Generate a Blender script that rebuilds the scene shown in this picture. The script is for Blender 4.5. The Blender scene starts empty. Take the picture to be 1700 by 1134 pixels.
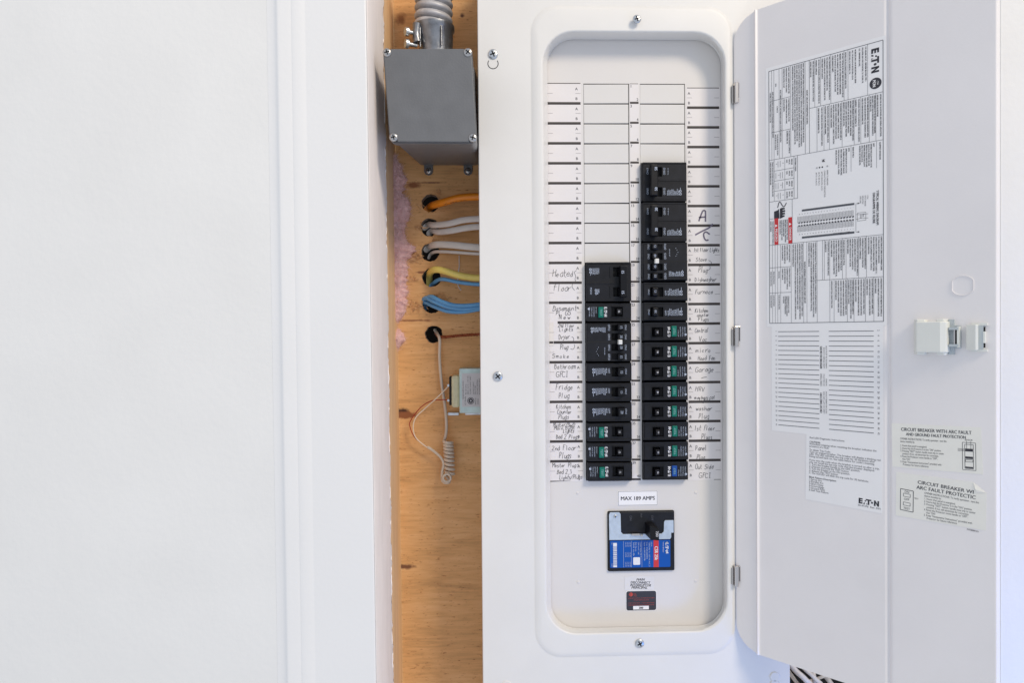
import bpy, bmesh, math, random
from mathutils import Vector, Matrix
from mathutils.geometry import tessellate_polygon
random.seed(7)
R = math.radians
sc = bpy.context.scene
COL = sc.collection

# ------------------------------------------------------------------ camera
F_PX = 1150.0
CX, CY, CZ = -0.0897, -0.8833, -0.3190
YAW, PITCH, ROLL = R(1.67), R(0.62), R(-0.44)
fw = Vector((math.sin(YAW)*math.cos(PITCH), math.cos(YAW)*math.cos(PITCH), -math.sin(PITCH)))
rt0 = Vector((math.cos(YAW), -math.sin(YAW), 0)); up0 = rt0.cross(fw)
rt = math.cos(ROLL)*rt0 + math.sin(ROLL)*up0
up = -math.sin(ROLL)*rt0 + math.cos(ROLL)*up0
cd = bpy.data.cameras.new("camera"); cam = bpy.data.objects.new("camera", cd); COL.objects.link(cam)
cd.sensor_width = 36; cd.lens = F_PX/1700*36; cd.clip_start = .01; cd.clip_end = 60
cam.matrix_world = Matrix(((rt.x, up.x, -fw.x, CX), (rt.y, up.y, -fw.y, CY), (rt.z, up.z, -fw.z, CZ), (0, 0, 0, 1)))
sc.camera = cam
# ------------------------------------------------------------------ world and lamps
w = bpy.data.worlds.new("World"); sc.world = w; w.use_nodes = True
bg = w.node_tree.nodes['Background']; bg.inputs[0].default_value = (.80, .865, .98, 1); bg.inputs[1].default_value = .70
def area(name, loc, target, size, power, color, sy=None):
    l = bpy.data.lights.new(name, 'AREA'); l.energy = power; l.color = color; l.size = size
    if sy: l.shape = 'RECTANGLE'; l.size_y = sy
    o = bpy.data.objects.new(name, l); COL.objects.link(o); o.location = loc
    o.rotation_euler = (Vector(target)-Vector(loc)).to_track_quat('-Z', 'Y').to_euler(); return o
area("ceiling_lamp", (2.05, -2.90, 2.45), (-.30, 0, -.05), 1.15, 21.5, (1, .855, .67)).data.spread = R(80)
area("window_light", (1.35, -.95, -1.35), (.88, -.13, -.98), .40, 2.1, (.01, .22, 1.0)).data.spread = R(62)
area("floor_bounce_fill", (-.6, -2.1, -2.0), (0, 0, -.4), 1.4, 1.5, (.8, .86, 1.0))  # added cool fill lamp, stands in for light off the floor
sc.view_settings.view_transform = 'Standard'; sc.view_settings.look = 'None'
sc.view_settings.exposure = .07; sc.view_settings.gamma = 1

# ------------------------------------------------------------------ materials
def mat(name, col, rough=.5, metal=0., bump=0., bscale=200, var=0., vscale=40, spec=.5, coat=0., stretch=None):
    m = bpy.data.materials.new(name); m.use_nodes = True
    nt = m.node_tree; b = nt.nodes['Principled BSDF']
    b.inputs['Base Color'].default_value = (*col, 1); b.inputs['Roughness'].default_value = rough
    b.inputs['Metallic'].default_value = metal; b.inputs['Specular IOR Level'].default_value = spec
    b.inputs['Coat Weight'].default_value = coat
    tc = nt.nodes.new('ShaderNodeTexCoord'); mp = nt.nodes.new('ShaderNodeMapping')
    nt.links.new(tc.outputs['Object'], mp.inputs[0])
    if stretch: mp.inputs['Scale'].default_value = stretch
    if var:
        n = nt.nodes.new('ShaderNodeTexNoise'); n.inputs['Scale'].default_value = vscale; n.inputs['Detail'].default_value = 6
        nt.links.new(mp.outputs[0], n.inputs['Vector'])
        r = nt.nodes.new('ShaderNodeValToRGB'); r.color_ramp.elements[0].position = .3; r.color_ramp.elements[1].position = .7
        r.color_ramp.elements[0].color = (*[max(0, c*(1-var)) for c in col], 1)
        r.color_ramp.elements[1].color = (*[min(1, c*(1+var)) for c in col], 1)
        nt.links.new(n.outputs[0], r.inputs[0]); nt.links.new(r.outputs[0], b.inputs['Base Color'])
    if bump:
        n2 = nt.nodes.new('ShaderNodeTexNoise'); n2.inputs['Scale'].default_value = bscale; n2.inputs['Detail'].default_value = 3
        nt.links.new(mp.outputs[0], n2.inputs['Vector'])
        bp = nt.nodes.new('ShaderNodeBump'); bp.inputs['Strength'].default_value = bump; bp.inputs['Distance'].default_value = .0006
        nt.links.new(n2.outputs[0], bp.inputs['Height']); nt.links.new(bp.outputs[0], b.inputs['Normal'])
    return m
M = {}
M['wall'] = mat('wall_paint', (.82, .82, .81), .62, bump=.6, bscale=110, var=.022, vscale=9)
M['trim'] = mat('trim_paint', (.84, .84, .84), .32, bump=.30, bscale=190, var=.01, vscale=8)
M['reveal'] = mat('plaster_skim', (.93, .87, .85), .8, bump=.6, bscale=120, var=.05, vscale=45, stretch=(1, 1, .35))
M['gypsum'] = mat('raw_gypsum', (.50, .36, .26), .95, bump=1, bscale=500, var=.25, vscale=260)
M['panel'] = mat('panel_enamel', (.80, .79, .765), .42, bump=.10, bscale=420, var=.022, vscale=14)
M['dead'] = mat('deadfront_enamel', (.74, .715, .69), .42, bump=.10, bscale=420, var=.012, vscale=14)
M['plate'] = mat('plate_enamel', (.735, .715, .69), .42, var=.01, vscale=14)
M['doorp'] = mat('door_enamel', (.87, .84, .835), .36, bump=.12, bscale=420, var=.025, vscale=11)
M['paper'] = mat('white_vinyl', (.92, .91, .91), .38, var=.012, vscale=30)
M['strip'] = mat('strip_paper', (.80, .765, .755), .5, var=.015, vscale=50)
M['yell'] = mat('yellowed_vinyl', (.88, .865, .80), .35, var=.02, vscale=60)
M['mdis'] = mat('worn_white_vinyl', (.755, .74, .735), .4, var=.02, vscale=60)
M['tape'] = mat('cream_tape', (.80, .755, .70), .5)
M['ink'] = mat('black_ink', (.035, .035, .045), .6)
M['inkg'] = mat('grey_ink', (.085, .09, .105), .6)
M['bar'] = mat('bar_ink', (.045, .036, .034), .55)
M['tick'] = mat('tick_ink', (.26, .24, .24), .6)
M['pen'] = mat('pen_ink', (.06, .06, .07), .6)
M['marker'] = mat('marker_ink', (.15, .13, .19), .6)
M['red'] = mat('red_ink', (.62, .035, .04), .45)
M['black'] = mat('black_bakelite', (.010, .011, .015), .45, bump=.35, bscale=900, var=.3, vscale=90, spec=.28)
M['toggle'] = mat('black_toggle', (.005, .005, .007), .36, spec=.3)
M['dark'] = mat('dark_interior', (.010, .010, .011), .8)
M['bprint'] = mat('breaker_print', (.47, .53, .64), .6)
M['wprint'] = mat('white_print', (.80, .80, .82), .5)
M['green'] = mat('green_button', (.0, .16, .115), .45, spec=.3)
M['blue'] = mat('blue_button', (.008, .07, .33), .45, spec=.3)
M['bluel'] = mat('blue_label', (.002, .085, .40), .38, spec=.3)
M['tie'] = mat('white_nylon', (.75, .75, .72), .5)
M['zinc'] = mat('zinc_metal', (.60, .63, .66), .32, 1, bump=.3, bscale=500, var=.14, vscale=130)
M['alum'] = mat('brushed_bracket', (.58, .66, .74), .45, .55, var=.10, vscale=160)
M['hose'] = mat('painted_conduit', (.50, .50, .52), .5, .3, bump=.5, bscale=260, var=.18, vscale=90)
M['cast'] = mat('cast_zinc', (.30, .31, .33), .33, .9, bump=.4, bscale=300, var=.25, vscale=110)
M['steel'] = mat('nickel_hinge', (.62, .59, .57), .22, 1)
M['screwm'] = mat('screw_steel', (.50, .49, .48), .28, 1, var=.2, vscale=900)
M['greybox'] = mat('grey_enamel', (.150, .154, .162), .40, bump=.35, bscale=420, var=.07, vscale=45)
M['tub'] = mat('galvanised_tub', (.35, .36, .37), .5, .7)
M['beige'] = mat('beige_plastic', (.60, .60, .55), .35)
M['latch'] = mat('latch_plastic', (.80, .81, .76), .35, var=.015, vscale=50)
M['latchd'] = mat('latch_plastic_back', (.50, .55, .57), .4)
M['orange'] = mat('orange_sheath', (.86, .27, .01), .38, var=.05, vscale=80)
M['greyc'] = mat('grey_sheath', (.72, .68, .64), .42, var=.05, vscale=80)
M['yellow'] = mat('yellow_sheath', (.82, .67, .17), .4, var=.06, vscale=80)
M['bluec'] = mat('blue_sheath', (.12, .37, .70), .4, var=.06, vscale=80)
M['whitec'] = mat('white_sheath', (.72, .72, .74), .4, var=.04, vscale=80)
M['copper'] = mat('copper_strand', (.34, .105, .05), .42, .75, var=.3, vscale=400)
M['wirered'] = mat('red_wire', (.36, .03, .02), .4)
M['wirewhite'] = mat('cream_wire', (.80, .70, .58), .4)
M['phone'] = mat('beige_wire_sheath', (.68, .59, .49), .45, var=.04, vscale=100)
M['bobbin'] = mat('cream_bobbin', (.66, .64, .43), .45, var=.06, vscale=200)
M['irid'] = mat('passivated_zinc', (.52, .64, .62), .38, .55, var=.14, vscale=75)
M['foil'] = mat('foil_label', (.62, .61, .62), .42, .2)
M['pink'] = mat('pink_glasswool', (.90, .58, .60), .95, bump=1, bscale=300, var=.2, vscale=120)
M['fibre'] = mat('pink_fibre', (.92, .70, .70), .9)
M['chip'] = mat('wood_splinter', (.66, .40, .20), .8, var=.25, vscale=300)
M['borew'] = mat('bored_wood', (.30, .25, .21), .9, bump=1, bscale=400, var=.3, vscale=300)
M['stud'] = mat('stud_wood', (.90, .60, .34), .7, bump=.5, bscale=120, var=.16, vscale=60, stretch=(2, 4, .12))

def wood():
    m = bpy.data.materials.new('plywood_veneer'); m.use_nodes = True
    nt = m.node_tree; N = nt.nodes; L = nt.links; b = N['Principled BSDF']; b.inputs['Roughness'].default_value = .62
    tc = N.new('ShaderNodeTexCoord')
    def noise(scale, stretch, detail=8, rough=.6, dist=0):
        mp = N.new('ShaderNodeMapping'); mp.inputs['Scale'].default_value = stretch; L.new(tc.outputs['Object'], mp.inputs[0])
        n = N.new('ShaderNodeTexNoise'); n.inputs['Scale'].default_value = scale; n.inputs['Detail'].default_value = detail
        n.inputs['Roughness'].default_value = rough; n.inputs['Distortion'].default_value = dist
        L.new(mp.outputs[0], n.inputs['Vector']); return n
    a = noise(38, (.22, 1, 1), dist=.7); g = noise(260, (.10, 1, 1), 5); c = noise(9, (.5, 1, 1), 4)
    fl = noise(420, (.35, 1, 1.4), 3)
    r = N.new('ShaderNodeValToRGB'); e = r.color_ramp.elements
    e[0].position = .22; e[0].color = (.42, .225, .09, 1); e[1].position = .78; e[1].color = (.90, .57, .285, 1)
    x = r.color_ramp.elements.new(.5); x.color = (.74, .42, .175, 1)
    mx = N.new('ShaderNodeMath'); mx.operation = 'MULTIPLY_ADD'; L.new(a.outputs[0], mx.inputs[0]); mx.inputs[1].default_value = .50
    m2 = N.new('ShaderNodeMath'); m2.operation = 'MULTIPLY_ADD'; L.new(g.outputs[0], m2.inputs[0]); m2.inputs[1].default_value = .52
    m3 = N.new('ShaderNodeMath'); m3.operation = 'MULTIPLY'; L.new(c.outputs[0], m3.inputs[0]); m3.inputs[1].default_value = .0
    L.new(m3.outputs[0], m2.inputs[2]); L.new(m2.outputs[0], mx.inputs[2]); L.new(mx.outputs[0], r.inputs[0])
    colr = r.outputs[0]
    # short dark flecks
    fr = N.new('ShaderNodeValToRGB'); fr.color_ramp.elements[0].position = .62; fr.color_ramp.elements[1].position = .70
    L.new(fl.outputs[0], fr.inputs[0])
    mf = N.new('ShaderNodeMixRGB'); mf.blend_type = 'MULTIPLY'; L.new(colr, mf.inputs[1]); mf.inputs[2].default_value = (.62, .48, .38, 1)
    ff = N.new('ShaderNodeMath'); ff.operation = 'MULTIPLY'; ff.inputs[1].default_value = 1.0; L.new(fr.outputs[0], ff.inputs[0]); L.new(ff.outputs[0], mf.inputs[0])
    colr = mf.outputs[0]
    wob = noise(60, (1, 1, 1), 3)
    for (kx, kz, sx, sz, col) in KNOTS:
        mp = N.new('ShaderNodeMapping'); mp.vector_type = 'POINT'
        mp.inputs['Location'].default_value = (-kx/sx, 0, -kz/sz); mp.inputs['Scale'].default_value = (1/sx, 0, 1/sz)
        L.new(tc.outputs['Object'], mp.inputs[0])
        ln = N.new('ShaderNodeVectorMath'); ln.operation = 'LENGTH'; L.new(mp.outputs[0], ln.inputs[0])
        ad = N.new('ShaderNodeMath'); ad.operation = 'MULTIPLY_ADD'; L.new(wob.outputs[0], ad.inputs[0]); ad.inputs[1].default_value = 1.1
        L.new(ln.outputs['Value'], ad.inputs[2])
        kr = N.new('ShaderNodeValToRGB'); kr.color_ramp.elements[0].position = .72; kr.color_ramp.elements[0].color = (1, 1, 1, 1)
        kr.color_ramp.elements[1].position = 1.0; kr.color_ramp.elements[1].color = (0, 0, 0, 1); L.new(ad.outputs[0], kr.inputs[0])
        k2 = N.new('ShaderNodeMixRGB'); L.new(kr.outputs[0], k2.inputs[0]); L.new(colr, k2.inputs[1]); k2.inputs[2].default_value = (*col, 1)
        colr = k2.outputs[0]
    L.new(colr, b.inputs['Base Color'])
    bp = N.new('ShaderNodeBump'); bp.inputs['Strength'].default_value = .5; bp.inputs['Distance'].default_value = .0008
    L.new(mx.outputs[0], bp.inputs['Height']); L.new(bp.outputs[0], b.inputs['Normal'])
    return m

# ------------------------------------------------------------------ geometry helpers
def T(px, py, Y):
    "point of the vertical plane at depth Y that a photo position (1700 x 1134) shows"
    d = fw + rt*((px-850)/F_PX) + up*((567-py)/F_PX)
    t = (Y-CY)/d.y
    return Vector((CX+d.x*t, Y, CZ+d.z*t))
FRONT = Matrix(((1, 0, 0, 0), (0, 0, -1, 0), (0, 1, 0, 0), (0, 0, 0, 1)))   # (u right, v up, w to the viewer)
TH = R(45.8); HX, HY = .2132, -.028
UD = Vector((math.cos(TH), -math.sin(TH), 0)); ND = Vector((-math.sin(TH), -math.cos(TH), 0))
DOOR = Matrix(((UD.x, 0, ND.x, HX), (UD.y, 0, ND.y, HY), (0, 1, 0, 0), (0, 0, 0, 1)))
def TD(px, py):
    "position (s, z) on the open door's inner face"
    d = fw + rt*((px-850)/F_PX) + up*((567-py)/F_PX); C = Vector((CX, CY, CZ))
    t = (Vector((HX, HY, 0))-C).dot(ND)/d.dot(ND); P = C+d*t
    return (P-Vector((HX, HY, 0))).dot(UD), P.z
S = lambda px, py=540: TD(px, py)[0]

class MB:
    def __init__(s, frame=FRONT): s.v = []; s.f = []; s.m = []; s.fr = frame
    def add(s, vs, fs, m=0):
        o = len(s.v); s.v += [s.fr @ Vector(p) for p in vs]
        s.f += [tuple(i+o for i in f) for f in fs]; s.m += [m]*len(fs); return s
    def box(s, u0, v0, w0, u1, v1, w1, m=0):
        return s.add([(u0, v0, w0), (u1, v0, w0), (u1, v1, w0), (u0, v1, w0), (u0, v0, w1), (u1, v0, w1), (u1, v1, w1), (u0, v1, w1)],
                     [(0, 3, 2, 1), (4, 5, 6, 7), (0, 1, 5, 4), (1, 2, 6, 5), (2, 3, 7, 6), (3, 0, 4, 7)], m)
    def quad(s, u0, v0, u1, v1, w, m=0): return s.add([(u0, v0, w), (u1, v0, w), (u1, v1, w), (u0, v1, w)], [(0, 1, 2, 3)], m)
    def poly(s, pts, w, m=0): return s.add([(a, b, w) for a, b in pts], [tuple(range(len(pts)))], m)
    def line(s, p, q, wd, w, m=0):
        dx, dy = q[0]-p[0], q[1]-p[1]; l = math.hypot(dx, dy) or 1e-9; nx, ny = -dy/l*wd/2, dx/l*wd/2
        return s.add([(p[0]-nx, p[1]-ny, w), (q[0]-nx, q[1]-ny, w), (q[0]+nx, q[1]+ny, w), (p[0]+nx, p[1]+ny, w)], [(0, 1, 2, 3)], m)
    def rings(s, rings, m=0, cap0=False, cap1=False):
        n = len(rings[0]); vs = [p for r in rings for p in r]; fs = []
        for k in range(len(rings)-1):
            for i in range(n):
                j = (i+1) % n; fs.append((k*n+i, k*n+j, (k+1)*n+j, (k+1)*n+i))
        if cap0: fs.append(tuple(range(n))[::-1])
        if cap1: fs.append(tuple((len(rings)-1)*n+i for i in range(n)))
        return s.add(vs, fs, m)
    def disc(s, u, v, w0, w1, r0, r1, n=20, m=0, dome=0):
        rg = [[(u+r0*math.cos(2*math.pi*i/n), v+r0*math.sin(2*math.pi*i/n), w0) for i in range(n)]]
        k = 4 if dome else 1
        for q in range(1, k+1):
            a = q/k*math.pi/2*.95 if dome else 0
            rr = r0*math.cos(a)+(r1-r0)*q/k*0 if dome else r1
            ww = w0+(w1-w0)*math.sin(a) if dome else w1
            rg.append([(u+rr*math.cos(2*math.pi*i/n), v+rr*math.sin(2*math.pi*i/n), ww) for i in range(n)])
        return s.rings(rg, m, True, True)
    def plate(s, outline, holes, w0, w1, m=0, mh=None):
        "plate between w0 and w1 (front) with real through holes"
        polys = [outline]+holes; flat = [p for q in polys for p in q]
        tris = tessellate_polygon([[Vector((a, b, 0)) for a, b in q] for q in polys])
        fs = []
        for t in tris:
            a, b, c = (flat[i] for i in t)
            if (b[0]-a[0])*(c[1]-a[1])-(b[1]-a[1])*(c[0]-a[0]) < 0: t = t[::-1]
            fs.append(tuple(t))
        n = len(flat)
        s.add([(a, b, w1) for a, b in flat], fs, m); s.add([(a, b, w0) for a, b in flat], [f[::-1] for f in fs], m)
        for q in polys:
            k = len(q)
            s.add([(a, b, w0) for a, b in q]+[(a, b, w1) for a, b in q], [(i, (i+1) % k, k+(i+1) % k, k+i) for i in range(k)], m if (q is outline or mh is None) else mh)
        return s
    def tube(s, pts, r, n=10, m=0, caps=True):
        "tube through world points"
        P = [Vector(p) for p in pts]; rs = r if isinstance(r, (list, tuple)) else [r]*len(P)
        rg = []; a = None
        for i, p in enumerate(P):
            t = (P[min(i+1, len(P)-1)]-P[max(i-1, 0)]).normalized()
            if a is None: a = t.orthogonal().normalized()
            a = (a-t*a.dot(t)).normalized(); b = t.cross(a)
            rg.append([p+(a*math.cos(2*math.pi*k/n)+b*math.sin(2*math.pi*k/n))*rs[i] for k in range(n)])
        fr, s.fr = s.fr, Matrix.Identity(4); s.rings(rg, m, caps, caps); s.fr = fr; return s
    def build(s, name, mats, parent=None, bevel=0, seg=2, extra=None, smooth=False, origin=None, local=False, w=None):
        org = Vector((0, 0, 0))
        if parent is not None and not local: org = wloc(parent)
        if origin is not None: org = Vector(origin)
        me = bpy.data.meshes.new(name)
        if bevel:
            bm = bmesh.new(); vv = [bm.verts.new(p) for p in s.v]
            for f, mi in zip(s.f, s.m):
                try: q = bm.faces.new([vv[i] for i in f]); q.material_index = mi
                except ValueError: pass
            bmesh.ops.remove_doubles(bm, verts=bm.verts, dist=1e-6)
            bmesh.ops.recalc_face_normals(bm, faces=bm.faces)
            es = [e for e in bm.edges if len(e.link_faces) == 2 and e.calc_face_angle(0) > .5]
            bmesh.ops.bevel(bm, geom=es, offset=bevel, segments=seg, profile=.5, affect='EDGES', clamp_overlap=True)
            bm.verts.index_update()
            V = [v.co.copy() for v in bm.verts]; Fc = [tuple(v.index for v in f.verts) for f in bm.faces]; Mi = [f.material_index for f in bm.faces]
            bm.free()
        else: V, Fc, Mi = list(s.v), list(s.f), list(s.m)
        if extra:
            o = len(V); V += extra.v; Fc += [tuple(i+o for i in f) for f in extra.f]; Mi += extra.m
        me.from_pydata([v-org for v in V], [], Fc); me.update()
        for mm in (mats if isinstance(mats, (list, tuple)) else [mats]): me.materials.append(M[mm])
        me.polygons.foreach_set('material_index', Mi)
        if smooth: 
            me.polygons.foreach_set('use_smooth', [True]*len(me.polygons)); me.set_sharp_from_angle(angle=R(50)); wn = True
        ob = bpy.data.objects.new(name, me); COL.objects.link(ob)
        if smooth and name in ('cover', 'panel_door', 'wall_trim', 'plaster_return', 'box_body', 'box_lid', 'knockout'):
            mo = ob.modifiers.new('normals', 'WEIGHTED_NORMAL'); mo.keep_sharp = True; mo.weight = 80
        if parent is not None: ob.parent = parent
        if not local: ob.location = (0, 0, 0) if (parent is not None and origin is None) else (org-(wloc(parent) if parent is not None else Vector((0, 0, 0))))
        return ob
def wloc(o):
    v = Vector((0, 0, 0))
    while o is not None: v += o.location; o = o.parent
    return v
def tag(o, label=None, cat=None, group=None, kind=None):
    if label: o['label'] = label
    if cat: o['category'] = cat
    if group: o['group'] = group
    if kind: o['kind'] = kind
    return o
def thing(name, loc, label, cat, group=None):
    o = bpy.data.objects.new(name, None); COL.objects.link(o); o.location = loc; o.empty_display_size = .02
    return tag(o, label, cat, group)
def rrect(u0, v0, u1, v1, r, n=8):
    p = []
    for cx, cy, a in ((u1-r, v0+r, -90), (u1-r, v1-r, 0), (u0+r, v1-r, 90), (u0+r, v0+r, 180)):
        for k in range(n+1):
            t = R(a+90*k/n); p.append((cx+r*math.cos(t), cy+r*math.sin(t)))
    return p
def W(p, w): return [(a, b, w) for a, b in p]
def smooth_path(P, n=8):
    P = [Vector(p) for p in P]; out = []
    for i in range(len(P)-1):
        a, b, c, d = P[max(i-1, 0)], P[i], P[i+1], P[min(i+2, len(P)-1)]
        for k in range(n):
            t = k/n; out.append(.5*((2*b)+(c-a)*t+(2*a-5*b+4*c-d)*t*t+(3*b-a-3*c+d)*t**3))
    out.append(P[-1]); return out

# ------------------------------------------------------------------ printed letters as flat geometry
_gl = {}
def _mesh_of(txt):
    cu = bpy.data.curves.new('t', 'FONT'); cu.body = txt; cu.resolution_u = 2; cu.size = 1
    ob = bpy.data.objects.new('t', cu); me = ob.to_mesh()
    V = [(v.co.x, v.co.y) for v in me.vertices]; Fc = []
    for p in me.polygons: Fc.append(tuple(p.vertices))
    ob.to_mesh_clear(); bpy.data.objects.remove(ob); bpy.data.curves.remove(cu)
    return V, Fc
def _w(txt):
    V = _mesh_of(txt)[0]; return max(x for x, y in V)-min(x for x, y in V)
_base = _w('HH'); _cap = max(y for x, y in _mesh_of('H')[0])
def glyph(c):
    if c not in _gl:
        if c == ' ': _gl[c] = ([], [], _w('H H')-_base)
        else:
            V, Fc = _mesh_of(c); _gl[c] = (V, Fc, _w('H'+c+'H')-_base)
    return _gl[c]
def text(mb, s, u, v, h, rot=0, w=.0004, m=1, sx=1., anchor='l', fit=None, bold=0., shear=0.):
    tot = sum(glyph(c)[2] for c in s)*h/_cap
    if fit: sx = fit/tot
    x = {'l': 0, 'c': -tot*sx/2, 'r': -tot*sx}[anchor]; ca, sa = math.cos(rot), math.sin(rot); k = h/_cap
    for c in s:
        V, Fc, ad = glyph(c)
        for off in ((0,) if not bold else (-bold, 0, bold)):
            pts = []
            for a, b in V:
                X = x+a*k*sx+b*k*shear+off; Y = b*k; pts.append((u+X*ca-Y*sa, v+X*sa+Y*ca, w+abs(off)*.01+(5e-6 if off > 0 else 0)))
            if pts:
                fs = Fc if sx > 0 else [f[::-1] for f in Fc]
                mb.add(pts, fs, m)
        x += ad*k*sx
    return tot*sx
def textblock(mb, txt, u, v, h, pitch, rot, maxw, nmax=99, w=.0004, m=1, sx=.62, ragged=True):
    "lines of small print; (u, v) is the baseline start of the first line, lines advance to the reader's down"
    words = txt.split(); i = 0; ln = 0; ca, sa = math.cos(rot), math.sin(rot)
    while i < len(words) and ln < nmax:
        s = words[i]; i += 1
        while i < len(words) and sum(glyph(c)[2] for c in s+' '+words[i])*h/_cap*sx < maxw: s += ' '+words[i]; i += 1
        text(mb, s, u+sa*pitch*ln, v-ca*pitch*ln, h, rot, w, m, sx); ln += 1
def eaton(mb, u, v, h, rot=0, w=.0004, m=1, sx=1.):
    "five-character wordmark: E, two wedge strokes for A, T, a dot for O, N"
    ca, sa = math.cos(rot), math.sin(rot)
    def P(pts): mb.add([(u+(x*sx*h)*ca-(y*h)*sa, v+(x*sx*h)*sa+(y*h)*ca, w) for x, y in pts], [tuple(range(len(pts)))], m)
    for y in (0, .39, .76): P([(0, y), (.72, y), (.72, y+.24 if y != .39 else y+.22), (0, y+.24 if y != .39 else y+.22)])
    P([(0, 0), (.3, 0), (.3, 1), (0, 1)])
    P([(.86, 0), (1.10, 0), (1.20, .28), (.96, .28)]); P([(1.06, .55), (1.30, .48), (1.38, .72), (1.14, .72)]); P([(1.42, 0), (1.62, 0), (1.50, .30)])
    P([(1.30, .76), (2.32, .76), (2.32, 1), (1.30, 1)]); P([(1.68, 0), (1.97, 0), (1.97, .78), (1.68, .78)])
    P([(2.44+.19*math.cos(t*math.pi/5), .5+.19*math.sin(t*math.pi/5)) for t in range(10)])
    P([(2.80, 0), (3.09, 0), (3.09, 1), (2.80, 1)]); P([(3.42, 0), (3.71, 0), (3.71, 1), (3.42, 1)]); P([(2.80, 1), (3.05, 1), (3.71, 0), (3.46, 0)])
HW = {'a': "463625141322324346 4642", 'b': "1912 152645443212", 'c': "4536251413223243", 'd': "4536251413223244 4942", 'e': "14444536251413223243",
 'f': "483928171612 0636", 'g': "4636251413223243 4641302011", 'h': "1912 142536454342", 'i': "2622 2827", 'k': "1912 4614 1442", 'l': "2922",
 'm': "0602 04162622 2436464342", 'n': "1612 142536454342", 'o': "251413223243453625", 'p': "1610 152646443313", 'r': "1612 14253646",
 's': "4536261534433212", 't': "29233242 1646", 'u': "1613223244 4642", 'v': "162246", 'w': "0612253246", 'x': "1642 1246", 'y': "1624 46221100",
 'A': "022942 1535", 'B': "1912 1938471615 46443212", 'C': "4838190704123243", 'D': "1912 193847443212", 'E': "49191242 1636", 'F': "491912 1636",
 'G': "483919070412324345 4525", 'H': "1912 4942 1646", 'I': "2922 1939 1232", 'K': "1912 4915 2642", 'L': "191242", 'M': "0209254942", 'N': "12194249",
 'O': "190704123244473919", 'P': "1912 1939483515", 'R': "1912 1939483515 2542", 'S': "48391907163644321203", 'V': "092249", 'W': "0912253249",
 '1': "182922", '2': "081939470242", '3': "09392635443212", ',': "2220", '/': "0149", '-': "1545", ' ': ""}
def hand(mb, s, u, v, h, m=1, wd=.00052, w=.0005, fit=None, slant=.12, adv=.62, jit=.055):
    h *= 1.06; k = h/7.0; step = 5*k*adv*1.25
    if fit: step = fit/max(1, len(s)); 
    hk = min(k, step/4.3)
    for i, c in enumerate(s):
        jx, jy = random.uniform(-jit, jit)*h, random.uniform(-jit, jit)*h; sc_ = random.uniform(.84, 1.12); slant_ = slant+random.uniform(-.08, .10)
        for st in HW.get(c, '').split():
            pts = [(int(st[j]), int(st[j+1])-2) for j in range(0, len(st)-1, 2)]
            q = [(u+i*step+jx+(a*hk+b*k*slant_)*sc_+random.uniform(-.022, .022)*h, v+jy+b*k*sc_+random.uniform(-.022, .022)*h) for a, b in pts]
            for a, b in zip(q, q[1:]): mb.line(a, b, wd, w+random.uniform(0, 2e-5), m)

# ================================================================== SETTING
YP = .085                      # plywood face
XO = T(660, 567, YP).x         # left side of the opening
YF = -.127                     # face of the casing
XR = T(1655, 567, YF).x        # right side of the opening
ZT, ZB = .46, -1.16
KN = [(686, 308, 5, 4, (.10, .03, .012)), (685, 308, 14, 6, (.30, .115, .04)), (668, 683, 11, 8, (.06, .022, .012)), (672, 690, 30, 7, (.28, .10, .035)),
      (674, 941, 22, 5, (.20, .085, .04)), (744, 12, 4, 3, (.04, .02, .012)), (767, 26, 5, 5, (.13, .055, .03)), (700, 452, 16, 3, (.30, .12, .05)), (690, 532, 40, 2.5, (.34, .15, .065)),
      (664, 30, 12, 10, (.33, .14, .05)), (720, 303, 30, 1.6, (.28, .125, .06))]
KNOTS = [(T(a, b, YP).x, T(a, b, YP).z, sx*.00085/.45, sz*.00085/.45, c) for a, b, sx, sz, c in KN]
M['ply'] = wood()
HOLES = [(715, 337, 15), (713.5, 377, 15), (714.5, 419, 15), (716.5, 461, 15.5), (716.5, 505, 15.5), (720, 555, 14.5)]
hpx = .000843
hl = []
for (a, b, r) in HOLES:
    c = T(a, b, YP); q = []
    for k in range(28):
        t = 2*math.pi*k/28; rr = r*hpx*(1+random.uniform(-.05, .05)); q.append((c.x+rr*math.cos(t), c.z+rr*math.sin(t)))
    hl.append(q)
XPR = T(1296, 1125, YP).x
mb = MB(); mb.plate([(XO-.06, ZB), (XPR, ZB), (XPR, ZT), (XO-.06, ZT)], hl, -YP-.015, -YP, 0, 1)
tag(mb.build('plywood_wall', ['ply', 'borew']), 'bare plywood backing board at the back of the wall recess', kind='structure')
mb = MB(); mb.box(XO-.06, ZB, -YP-.10, XR+.06, ZT, -YP-.09)  # near-black sheet: the cavity's shade is put into its colour
tag(mb.build('cavity_black_sheet', ['dark']), 'black sheet standing in for shade behind the drilled holes and the plywood end', kind='structure')
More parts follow.
